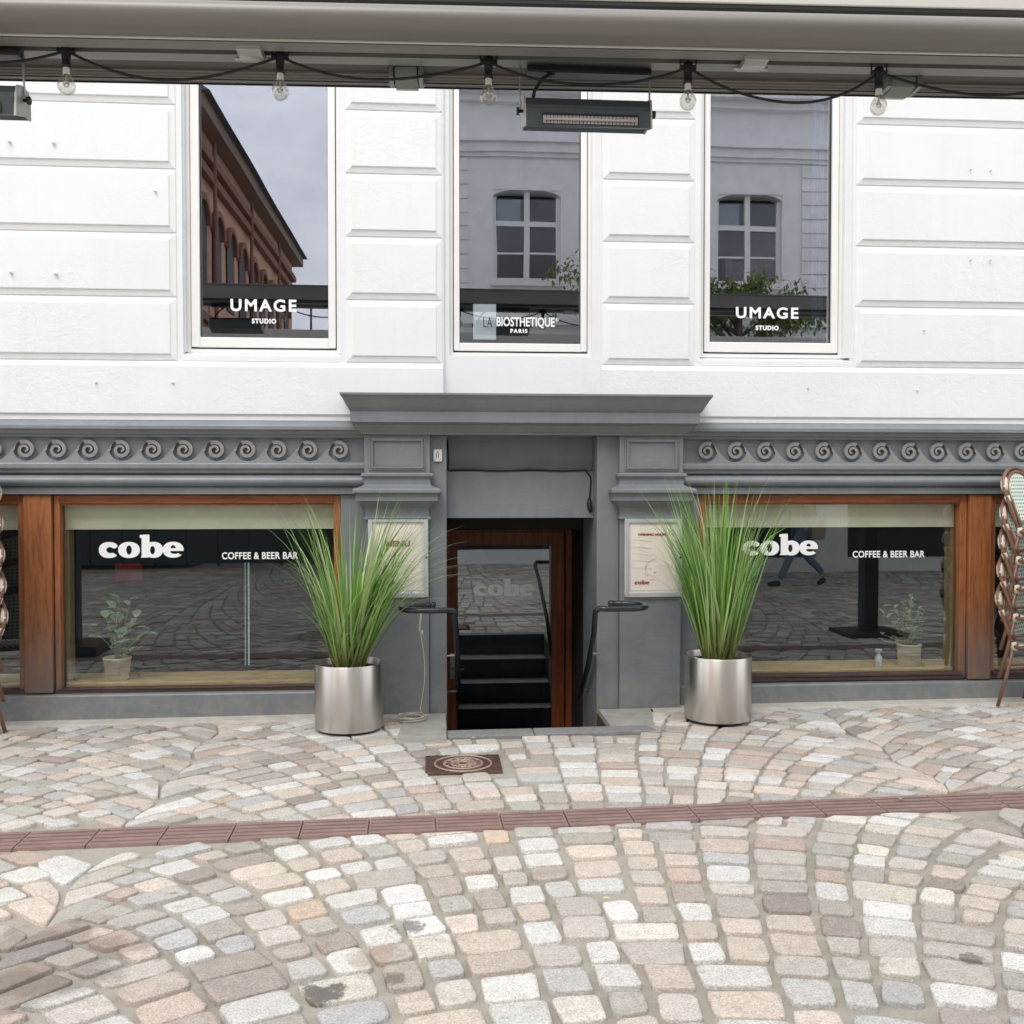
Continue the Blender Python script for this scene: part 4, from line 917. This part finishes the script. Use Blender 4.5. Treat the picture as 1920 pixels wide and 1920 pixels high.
for px in (467, 1410):                                          # silver clips
    p = A2(px, 95, 4.2); mb = MB(); mb.prof([(-.40,3.405),(-.40,3.43),(-.26,3.43),(-.26,3.412),(-.31,3.402),(-.36,3.398)], p.x-.062*.8, p.x+.062*.8)
    mb.tube([(p.x-.075,-.30,3.41),(p.x+.075,-.30,3.41)], .009, 8); mb.build('clip', M['galv'], A, world=False, bevel=.002)
for px, w_ in ((762,.055),(1676,.06)):                           # hanging joints under the rear rail
    p = A2(px, 150, 4.45); mb = MB(); mb.prof([(-.16,3.45),(-.15,3.405),(-.06,3.392),(-.02,3.40),(-.02,3.45)], p.x-w_*.9, p.x+w_*.9)
    mb.tube([(p.x-w_-.03,-.07,3.41),(p.x+w_+.03,-.07,3.41)], .010, 8); mb.box(p.x-w_-.02,p.x-w_,-.17,-.05,3.40,3.45); mb.box(p.x+w_,p.x+w_+.02,-.17,-.05,3.40,3.45)
    mb.build('arm_joint', M['alu_grey'], A, world=False, bevel=.002)
for wx, wy in ((-3.62,-2.80),(4.62,-3.05)):
    v = Vector((wx-AX, wy-AY, 0)); c, s = math.cos(-AROT), math.sin(-AROT); lx, ly = v.x*c-v.y*s, v.x*s+v.y*c
    mb = MB(); mb.box(lx-.08,lx+.08,ly-.08,ly+.08,.06,3.45); mb.box(lx-.32,lx+.32,ly-.28,ly+.28,gz(wx)+.0,.07); mb.build('post', M['black'], A, world=False, bevel=.008)
# string lights
SX = [(-150,88),(124,97),(525,108),(916,118),(1290,128),(1648,138),(2010,150)]
T = thing('string_light', (.3,-2.86,3.3), 'black festoon cable of clear bulbs hung along the awning underside', 'string lights')
cab = []; P_ = [at(x_, y_-2, -2.83 - (x_-960)*.00006) for x_, y_ in SX]; sag = [.05,.135*.75,.09,.10,.155,.08]
for i in range(len(P_)-1):
    for k in range(14):
        t = k/14; p = P_[i].lerp(P_[i+1], t); p.z -= sag[i]*4*t*(1-t)*(1+.15*math.sin(3*t+i)); cab.append(tuple(p))
MB().tube(cab, .0062, 8).build('cable', M['rubber'], T)
fil = mat('bulb_filament', (.6,.5,.35), .4, .5); bulb_mat = glass('bulb_glass', .10, (1,1,1), (.84,.84,.80))
for i, p in enumerate(P_[1:-1]):
    mb = MB(); mb.lathe([(.0001,.018),(.019,.018),(.021,.0),(.018,-.03),(.016,-.055),(.02,-.058),(.02,-.072),(.0001,-.072)], p, 16)
    mb.tube([(p.x-.035,p.y,p.z),(p.x+.035,p.y,p.z)], .010, 8)
    s_ = mb.build('socket', M['rubber'], T)
    mb = MB(); mb.tube([(p.x-.034,p.y,p.z-.012),(p.x-.034,p.y,p.z+.05)], .003, 6); mb.tube([(p.x+.034,p.y,p.z-.012),(p.x+.036,p.y,p.z+.05)], .003, 6); mb.build('tie', M['rubber'], s_)
    MB().lathe([(.0135,-.070),(.0145,-.098),(.0125,-.102)], p, 16).build('bulb_cap', M['porcelain'], s_)
    MB().lathe([(.013,-.098),(.016,-.104),(.026,-.118),(.034,-.134),(.036,-.147),(.034,-.161),(.024,-.176),(.012,-.1825),(.0001,-.184)], p, 22).build('bulb', bulb_mat, s_)
    MB().tube([(p.x-.012,p.y,p.z-.135),(p.x-.006,p.y,p.z-.150),(p.x+.006,p.y,p.z-.150),(p.x+.012,p.y,p.z-.135)], .0022, 5).build('filament', fil, s_)
    MB().lathe([(.004,-.10),(.004,-.125),(.012,-.137),(.0001,-.139)], p, 8).build('bulb_stem', M['porcelain'], s_)
# heaters
def heater(x0, x1, y0, label, bracket=True):
    d = 4.33; Y = CAM.y + d; a = at(x0, y0, Y); b_ = at(x1, y0+5, Y); s = d/F; h = 60*s
    T = thing('heater', ((a.x+b_.x)/2, Y, a.z-h), label, 'patio heater', 'dark heaters hanging under the awning')
    zt = a.z; X0, X1 = a.x, b_.x
    pr = [(Y-.065,zt-.045),(Y-.05,zt-.012),(Y-.02,zt),(Y+.05,zt),(Y+.07,zt-.02),(Y+.075,zt-h+.03),(Y+.03,zt-h+.035),(Y-.075,zt-h+.002),(Y-.078,zt-.062),(Y-.066,zt-.060)]
    MB().prof(pr, X0+.004, X1-.004).build('housing', M['heater'], T, bevel=.003)
    for xx in (X0, X1-.004):
        MB().prof([(y_+.0 if 0 else y_, z_) for y_, z_ in [(Y-.07,zt-.045),(Y-.055,zt-.008),(Y-.02,zt+.004),(Y+.05,zt+.004),(Y+.074,zt-.02),(Y+.079,zt-h+.03),(Y+.03,zt-h+.030),(Y-.079,zt-h-.002)]], xx-.004 if xx == X0 else xx+.0, xx+.004 if xx == X0 else xx+.008).build('end_cap', M['heater_end'], T)
    gx0, gx1 = X0+.155*(X1-X0)-.01, X1-.11*(X1-X0); gz0, gz1 = zt-h+.006, zt-h+.050
    MB().box(gx0, gx1, Y-.0805, Y-.0775, gz0-.002, gz1).build('reflector', M['reflector'], T)
    g = MB(); n_ = 26
    for i in range(n_+1):
        xx = gx0 + (gx1-gx0)*i/n_; g.tube([(xx, Y-.084, gz0), (xx, Y-.084, gz1)], .0014, 5)
    g.tube([(gx0, Y-.085, gz0+.0), (gx1, Y-.085, gz0+.0)], .003, 5); g.tube([(gx0, Y-.085, gz1), (gx1, Y-.085, gz1)], .003, 5); g.build('guard_grille', M['black'], T)
    MB().tube([(gx0+.01, Y-.0835, (gz0+gz1)/2), (gx1-.01, Y-.0835, (gz0+gz1)/2)], .006, 8).build('heating_tube', mat('quartz_tube', (.5,.45,.41), .3), T)
    for xx in (X0-.012, X1+.012):
        MB().tube([(xx, Y, zt-.05), (xx-.006, Y+.0, zt+.02), (xx-.004, Y-.01, 3.44)], .0045, 6).build('hanger', M['galv'], T)
        MB().lathe([(.0001,-.02),(.017,-.02),(.017,-.008),(.007,-.006),(.007,.01)], (0,0,0), 12).build('knob', M['black'], T, world=False).matrix_local = Matrix.Translation(Vector((xx-T.location.x, 0, zt-.052-T.location.z))) @ Matrix.Rotation(R(90) if xx < a.x else R(-90), 4, 'Y')
    MB().box(X0+.01, X1+.005, Y-.055, Y+.02, 3.395, 3.425).build('mounting_bar', M['black'], T, bevel=.006)
    MB().tube([(X0+.04, Y-.01, zt), (X0+.045, Y-.02, zt+.03), (X0+.08, Y-.03, zt+.08), (X0+.13, Y-.03, 3.40)], .008, 8).build('supply_cable', M['rubber'], T)
heater(982, 1215, 186, 'dark electric patio heater with grille hanging above the middle window')
heater(-195, 42, 158, 'dark patio heater cut off at the upper left, only its end cap visible')
# ------------------------------------------------------------------ bistro chairs
def make_chair(label):
    T = thing('bistro_chair', (0,0,0), label, 'chair', 'green and white bistro chairs stacked beside the shop windows')
    def hoop(w1, w0, top, z0, y0, y1, dyy=0):
        pts = []
        for i in range(17):
            a = math.pi*i/16; pts.append((-w1*math.cos(a), 0, top - .16 + .16*math.sin(a)))
        left = [(-w0, 0, z0), (-(w0*.6+w1*.4), 0, z0+(top-.16-z0)*.45)]; right = [(w0*.6+w1*.4, 0, z0+(top-.16-z0)*.45), (w0, 0, z0)]
        allp = left + pts + right
        return [(x_, y0 + (y1-y0)*(z_-z0)/(top-z0) + dyy, z_) for x_, y_, z_ in allp]
    MB().tube(hoop(.235,.165,.90,.42,.17,.29), .0135, 10).build('back_frame', M['rattan'], T, world=False)
    MB().tube(hoop(.208,.14,.872,.42,.165,.285,-.012), .011, 8).build('inner_hoop', M['rattan'], T, world=False)
    # woven back
    mb = MB(); n = 14; vs = []; ring = hoop(.185,.135,.85,.52,.19,.28,-.006)
    c = (0, .235, .68); vs = [c] + ring; mb.add(vs, [(0,i,i+1) for i in range(1, len(ring))] + [(0,len(ring),1)]); o = mb.build('back_panel', M['weave'], T, world=False)
    so_ = o.modifiers.new('thick', 'SOLIDIFY'); so_.thickness = .012
    MB().tube(ring + [ring[0]], .009, 8).build('panel_edge', M['binding'], T, world=False)
    # seat
    mb = MB(); ring = [(.225*math.copysign(abs(math.cos(q))**.75, math.cos(q)), -.01+.215*math.copysign(abs(math.sin(q))**.75, math.sin(q))) for q in [2*math.pi*i/28 for i in range(28)]]
    vs = [(x_, y_, .445) for x_, y_ in ring] + [(x_*.96, y_*.96, .462) for x_, y_ in ring] + [(x_, y_, .43) for x_, y_ in ring]
    n = 28; mb.add(vs, [(i, (i+1) % n, (i+1) % n+n, i+n) for i in range(n)] + [(i, (i+1) % n, (i+1) % n+2*n, i+2*n) for i in range(n)] + [list(range(n,2*n)), list(range(2*n,3*n))[::-1]])
    mb.build('seat', M['weave_dark'], T, world=False)
    MB().tube([(x_*1.02, y_*1.02, .44) for x_, y_ in ring] + [(ring[0][0]*1.02, ring[0][1]*1.02, .44)], .013, 8).build('seat_rim', M['rattan'], T, world=False)
    for sx_ in (-1, 1):
        MB().tube([(sx_*.18,-.18,.44),(sx_*.195,-.205,.2),(sx_*.205,-.22,.0)], .0135, 8).build('leg', M['rattan'], T, world=False)
        MB().tube([(sx_*.165,.17,.44),(sx_*.19,.215,.2),(sx_*.21,.26,.0)], .0135, 8).build('leg', M['rattan'], T, world=False)
        hp = hoop(.226,.158,.89,.42,.17,.29); hp = hp if sx_ < 0 else hp[::-1]
        b1 = MB(); b1.tube(hp[2:6], [.021,.024,.024,.020], 10); b1.build('binding', M['binding'], T, world=False)
        q1 = Vector(hp[1]); q2 = Vector(hp[2]); b1 = MB(); b1.tube([q1.lerp(q2,.55), q1.lerp(q2,.8)], [.019,.020], 10); b1.build('binding', M['binding'], T, world=False)
        b1 = MB(); b1.tube([(sx_*.168,.172,.47),(sx_*.162,.168,.41)], [.020,.022], 10); b1.build('binding', M['binding'], T, world=False)
        b1 = MB(); b1.tube([(sx_*.185,-.185,.46),(sx_*.185,-.19,.41)], [.022,.024], 10); b1.build('binding', M['binding'], T, world=False)
        MB().tube([(sx_*.19,-.195,.30),(sx_*.185,.0,.34),(sx_*.178,.195,.30)], .009, 8).build('stretcher', M['rattan'], T, world=False)
    return T
words = ['lowest', 'second from below', 'middle', 'second from top', 'topmost']
first = make_chair('x')
def stack(x, y, rz, side, lean):
    global first
    for k in range(5):
        c = first if first is not None else copy_tree(proto)
        if first is not None: first = None
        dx, dy_ = lean; c.location = (x + dx*k, y + dy_*k, gz(x) + .016 + .204*k); c.rotation_euler = (0, 0, rz)
        c['label'] = words[k] + ' chair of the rattan bistro stack at the ' + side + ' edge'
proto = first
stack(4.33, -.40, R(35), 'right', (.008,.0)); stack(-3.19, -.42, R(-35), 'left', (-.008,.0))
# ================================================================== ACROSS THE STREET (seen in the panes)
O = thing('opposite_building', (6,-10.6,0), 'pale plastered building with arched windows mirrored in the upper panes', 'building')
YO = -10.6
OW = [(1.62,.62),(3.25,.62),(5.72,.62),(8.2,.62),(10.8,.62)]
holes = [(c-h_, c+h_, 5.35, 6.98) for c, h_ in OW] 
mb = MB(); opening_wall(mb, -1.3, 14, 0, 8.9, holes + [(0.2,3.0,.3,3.0),(3.6,7.0,.3,3.0),(7.6,12,.3,3.0)], YO-.4, YO); mb.build('wall', M['brick_white'], O)
mb = MB(); opening_wall(mb, -1.28, 13.9, .05, 8.8, [], YO-1.2, YO-1.1); mb.build('dark_rooms', M['dark'], O)
for z0, z1, d in ((7.55,7.62,.06),(7.62,7.78,.12),(7.78,7.84,.2),(8.5,8.62,.15),(8.62,8.9,.35),(4.55,4.7,.12)):
    MB().box(-1.35,14.05,YO-.02,YO+d,z0,z1).build('cornice', M['brick_white'], O)
for i in range(11):
    z = 4.8 + i*.25
    for x0, x1 in ((-1.3,-.75),(.1,.55),(2.45,2.5),(4.0,4.75),(6.7,7.4),(9.1,9.8)): 
        if x1-x0 > .1 and z < 7.4: MB().box(x0,x1,YO,YO+.035,z,z+.22).build('quoin', M['brick_white'], O)
for c, h_ in OW:
    f_ = MB(); x0, x1, z0, z1 = c-h_, c+h_, 5.35, 6.98
    # segmental arch filler
    pts = [(x0,z1-.12)] + [(c + h_*math.sin(a_), z1-.13+.15*(math.cos(a_*1.0)-0)) for a_ in [-math.pi/2+math.pi*i/10 for i in range(1,10)]] + [(x1,z1-.12),(x1,z1+.001),(x0,z1+.001)]
    f_.outline(pts, YO-.3, YO-.02)
    w_ = .07
    f_.box(x0,x0+w_,YO-.2,YO-.12,z0,z1-.1); f_.box(x1-w_,x1,YO-.2,YO-.12,z0,z1-.1); f_.box(x0+w_,x1-w_,YO-.2,YO-.12,z0,z0+w_); f_.box(c-.05,c+.05,YO-.2,YO-.11,z0+w_,z1)
    f_.box(x0+w_,c-.05,YO-.2,YO-.115,z0+1.0,z0+1.09); f_.box(c+.05,x1-w_,YO-.2,YO-.115,z0+1.0,z0+1.09)
    for a_, b__ in ((x0+w_,c-.05),(c+.05,x1-w_)): f_.box(a_,b__,YO-.19,YO-.13,z0+.5,z0+.535)
    f_.box(x0-.06,x1+.06,YO-.02,YO+.08,z0-.1,z0)
    wobj = f_.build('window', M['white_trim'], O); MB().box(x0+w_,x1-w_,YO-.17,YO-.165,z0+w_,z1-.12).build('pane', M['glass_shop'], wobj)
    if c in (1.62, 5.72): MB().box(x0+.1,c-.1,YO-.3,YO-.29,z0+1.05,z1-.1).build('blind', M['curtain'], wobj)
for x0, x1 in ((0.2,3.0),(3.6,7.0),(7.6,12)):
    wobj = MB().box(x0,x1,YO-.25,YO-.2,.3,3.0).build('shop_front', M['dark'], O)
    MB().prof([(YO,3.3),(YO+1.2,2.75),(YO+1.2,2.6),(YO+1.18,2.6),(YO+1.16,2.74),(YO,3.26)], x0-.1, x1+.1).build('canopy', M['alu_dark'], O)
# brick building along the side street
K = thing('brick_building', (-8,-20,0), 'red brick building with round arched windows mirrored in the left pane', 'building')
MB().box(-12,-5.1,-28,-13.8,0,9.4).build('wall', M['brick'], K)
MB().prof([(-28.3,9.4),(-13.5,9.4),(-13.5,9.7),(-28.3,9.7)], -12, -4.75).build('eave', mat('dark_eave', (.22,.15,.11), .7), K)
mb = MB(); mb.add([(-4.6,-28.4,9.7),(-4.6,-13.4,9.7),(-8.5,-13.4,12.2),(-8.5,-28.4,12.2),(-12.4,-28.4,9.7),(-12.4,-13.4,9.7)], [(0,1,2,3),(3,2,5,4),(0,3,4),(1,5,2),(0,4,5,1)]); mb.build('roof', M['slate'], K)
dkb = mat('dark_brick_opening', (.03,.025,.025), .6); band = mat('dark_brick_band', (.24,.12,.08), .9)
for i in range(9):
    yy = -14.6 - i*1.5
    for z0, z1, w2 in ((5.9,7.4,.42),(2.2,4.3,.45)):
        pts = [(yy-w2,z0),(yy+w2,z0)] + [(yy+w2*math.cos(R(a_)), z1+w2*math.sin(R(a_))) for a_ in range(0,181,20)]
        MB().prof([(a_, b__) for a_, b__ in pts], -5.1, -5.06).build('window', dkb, K)
        arcp = [(yy+(w2+.02)*math.cos(R(a_)), z1+(w2+.02)*math.sin(R(a_))) for a_ in range(0,181,15)] + [(yy+(w2+.16)*math.cos(R(a_)), z1+(w2+.16)*math.sin(R(a_))) for a_ in range(180,-1,-15)]
        MB().prof(arcp, -5.1, -4.98).build('arch', band, K)
for z in (1.8,5.2,8.4,8.8): MB().box(-5.1,-4.95,-28,-13.8,z,z+.18).build('string_course', band, K)
for yy in (-15.4,-19.8,-24.3): MB().tube([(-4.95,yy,.0),(-4.95,yy,9.3)], .045, 8).build('drainpipe', band, K)
# low far building with a rooftop railing and hoarding at the end of the side street
G = thing('far_building', (-2,-34,0), 'low grey flat roofed building mirrored far down the side street', 'building')
MB().box(-9,4,-38,-32,0,6.6).build('wall', mat('grey_render', (.28,.29,.31), .7), G)
rl = MB()
for i in range(60): rl.tube([(-8.6+i*.2,-32.1,6.6),(-8.6+i*.2,-32.1,7.7)], .012, 4)
for z in (6.9,7.7): rl.tube([(-8.8,-32.1,z),(3.8,-32.1,z)], .025, 4)
for xx in (-5.0,-3.9): rl.tube([(xx,-32.3,6.6),(xx,-32.3,9.6)], .05, 6)
rl.tube([(-6.5,-32.3,9.0),(-1,-32.3,9.0)], .04, 6); rl.build('railing', M['slate'], G)
H_ = thing('hoarding', (-3.6,-13.5,0), 'dark hoarding fence mirrored in the left shop window', 'fence')
for i in range(12): MB().box(-9.0+i*.64,-8.98+i*.64+.6,-13.55,-13.5,.05,2.1).build('board', M['hoarding'], H_)
for i in range(13): MB().box(-9.04+i*.64,-8.98+i*.64,-13.62,-13.56,.0,2.15).build('post', M['black'], H_)
# street tree whose leaves are mirrored in the panes
T = thing('street_tree', (5.2,-9.4,0), 'small leafy street tree mirrored in the right upper pane', 'tree')
MB().tube([(5.2,-9.4,0),(5.25,-9.4,1.5),(5.1,-9.35,3.2),(5.15,-9.3,4.6)], [.11,.09,.07,.04], 10).build('trunk', M['tree_bark'], T)
br = MB(); lv = MB(); lv.c = []; rg = random.Random(21)
for i in range(16):
    e = Vector((rg.uniform(2.0,7.4), rg.uniform(-9.9,-8.3), rg.uniform(4.6,5.35))); s0 = Vector((5.12,-9.33,rg.uniform(3.4,4.6)))
    if i < 4: e = Vector((2.2+.2*i, -9.2+.2*i, 4.8+.35*i))
    mid = s0.lerp(e,.5) + Vector((0,0,.18)); br.tube([s0, mid, e], [.03,.018,.006], 6)
    for k in range(380):
        t = rg.uniform(.25,1.05); q = (s0.lerp(mid,t*2) if t < .5 else mid.lerp(e,t*2-1)) + Vector((rg.gauss(0,.11), rg.gauss(0,.11), rg.gauss(-.03,.10)))
        g = rg.uniform(.6,1.3); leaf(lv, q, (rg.uniform(-1,1), rg.uniform(-1,1), rg.uniform(-1.2,.2)), rg.uniform(.07,.12), .045, (.20*g,.28*g,.08*g))
br.build('branches', M['tree_bark'], T); o = lv.build('leaves', M['leaf'], T, flip=False); o['kind'] = 'stuff'

# passer-by mirrored in the right shop window
def skinned(name, joints, edges, mt, parent, sub=2):
    me = bpy.data.meshes.new(name); me.from_pydata([j[:3] for j in joints], edges, []); o = bpy.data.objects.new(name, me); COL.objects.link(o); o.parent = parent
    sk = o.modifiers.new('skin', 'SKIN'); me.materials.append(mt)
    for v_, j in zip(me.skin_vertices[0].data, joints): r_ = j[3]; v_.radius = r_ if isinstance(r_, tuple) else (r_, r_)
    me.skin_vertices[0].data[0].use_root = True
    sb = o.modifiers.new('sub', 'SUBSURF'); sb.levels = sub; sb.render_levels = sub; sk.use_smooth_shade = True; return o
skin_m = mat('skin', (.55,.36,.27), .55); jeans = mat('blue_jeans', (.16,.22,.30), .85, var=.25, vscale=9, bs=.5, bscale=40)
coat = mat('beige_coat', (.40,.37,.32), .85, bs=.3, bscale=30); shoe = mat('black_shoe', (.02,.02,.022), .5); hair = mat('brown_hair', (.07,.045,.03), .6, bs=.6, bscale=60)
P = thing('person', (5.78,-8.1,gz(5.8)), 'passer-by striding in blue jeans and black shoes, mirrored in the right shop window', 'person')
skinned('body', [(0,0,.95,.14),(0,0,1.12,.13),(-.01,0,1.32,.155),(-.02,0,1.46,.10),(-.03,0,1.53,.055),(-.04,0,1.62,.085),(-.045,0,1.72,.088),
    (-.02,.17,1.43,.065),(.08,.22,1.18,.045),(.0,.22,.97,.034),(-.02,-.17,1.43,.065),(-.10,-.22,1.18,.045),(-.24,-.22,1.02,.034),(-.03,.22,.89,.03),(-.30,-.21,.97,.03)],
    [(0,1),(1,2),(2,3),(3,4),(4,5),(5,6),(3,7),(7,8),(8,9),(3,10),(10,11),(11,12),(9,13),(12,14)], skin_m, P)
skinned('coat', [(0,0,.88,.175),(0,0,1.12,.165),(-.01,0,1.32,.18),(-.02,0,1.45,.12),(-.02,.18,1.42,.085),(.08,.23,1.18,.062),(.0,.225,.98,.05),(-.02,-.18,1.42,.085),(-.10,-.23,1.18,.062),(-.24,-.225,1.03,.05)],
    [(0,1),(1,2),(2,3),(3,4),(4,5),(5,6),(3,7),(7,8),(8,9)], coat, P)
skinned('jeans', [(0,0,.92,.15),(-.03,.09,.85,.10),(-.21,.09,.50,.07),(-.37,.09,.12,.055),(.03,-.09,.85,.10),(.10,-.09,.50,.07),(.40,-.09,.20,.055)],
    [(0,1),(1,2),(2,3),(0,4),(4,5),(5,6)], jeans, P)
for a_, b__ in (((-.36,.09,.07),(-.58,.09,.05)), ((.44,-.09,.12),(.30,-.09,.03))):
    m_ = (Vector(a_)+Vector(b__))/2; skinned('shoe', [(*a_,.05),(*m_,.048),(*b__,.035)], [(0,1),(1,2)], shoe, P, 2)
skinned('hair', [(-.02,0,1.66,.09),(-.03,0,1.75,.10),(.02,0,1.60,.07)], [(0,1),(0,2)], hair, P)
for sy in (-.035,.035): MB().lathe([(.0001,-.012),(.011,-.005),(.011,.005),(.0001,.012)], (5.78-.128,-8.1+sy,gz(5.8)+1.665), 8).build('eye', M['black'], P)
MB().lathe([(.0001,-.02),(.012,-.015),(.006,.02),(.0001,.03)], (5.78-.135,-8.1,gz(5.8)+1.635), 8).build('nose', skin_m, P)
H = thing('shoulder_bag', (6.15,-8.3,gz(6)), 'tan tote bag carried at the hip of the passer-by in jeans', 'bag')
mb = MB(); mb.loft([(6.02,6.26,-8.42,.75),(5.98,6.30,-8.44,1.08)], -8.32); mb.build('bag_body', mat('tan_canvas', (.45,.36,.25), .8), H, bevel=.02)
MB().tube([(6.03,-8.38,1.07),(5.95,-8.30,1.35),(5.80,-8.27,1.50),(5.95,-8.22,1.3),(6.22,-8.36,1.07)], .012, 6).build('strap', mat('tan_strap', (.35,.27,.18), .8), H)

# a few fallen leaves
for px_, py_, a_, where in ((884,1386,.3,'on the granite kerb before the steps'),(1688,1507,1.2,'on the drain grating at the right'),(1682,1692,2.0,'on a sett at the right foreground'),(316,1672,.7,'on the cobbles left below the drain'),
        (1246,1344,1.0,'beside the right slab of the stair pit'),(196,1552,1.9,'on the drain grating at the left'),(1130,1690,.2,'on the cobbles below the drain near the middle')):
    d0 = CF*F + CR*(px_-960) + CU*(960-py_); g0 = CAM + d0*(-CAM.z/d0.z); lf = MB(); lf.c = []; zz = gz(g0.x)+.022
    leaf(lf, (g0.x, g0.y, zz), (math.cos(a_), math.sin(a_), .05), .035, .022, (.72,.66,.38), .2)
    o = lf.build('fallen_leaf', M['leaf'], None, flip=False); tag(o, 'tiny pale yellow fallen leaf ' + where, 'leaf', 'fallen leaves on the cobbles')
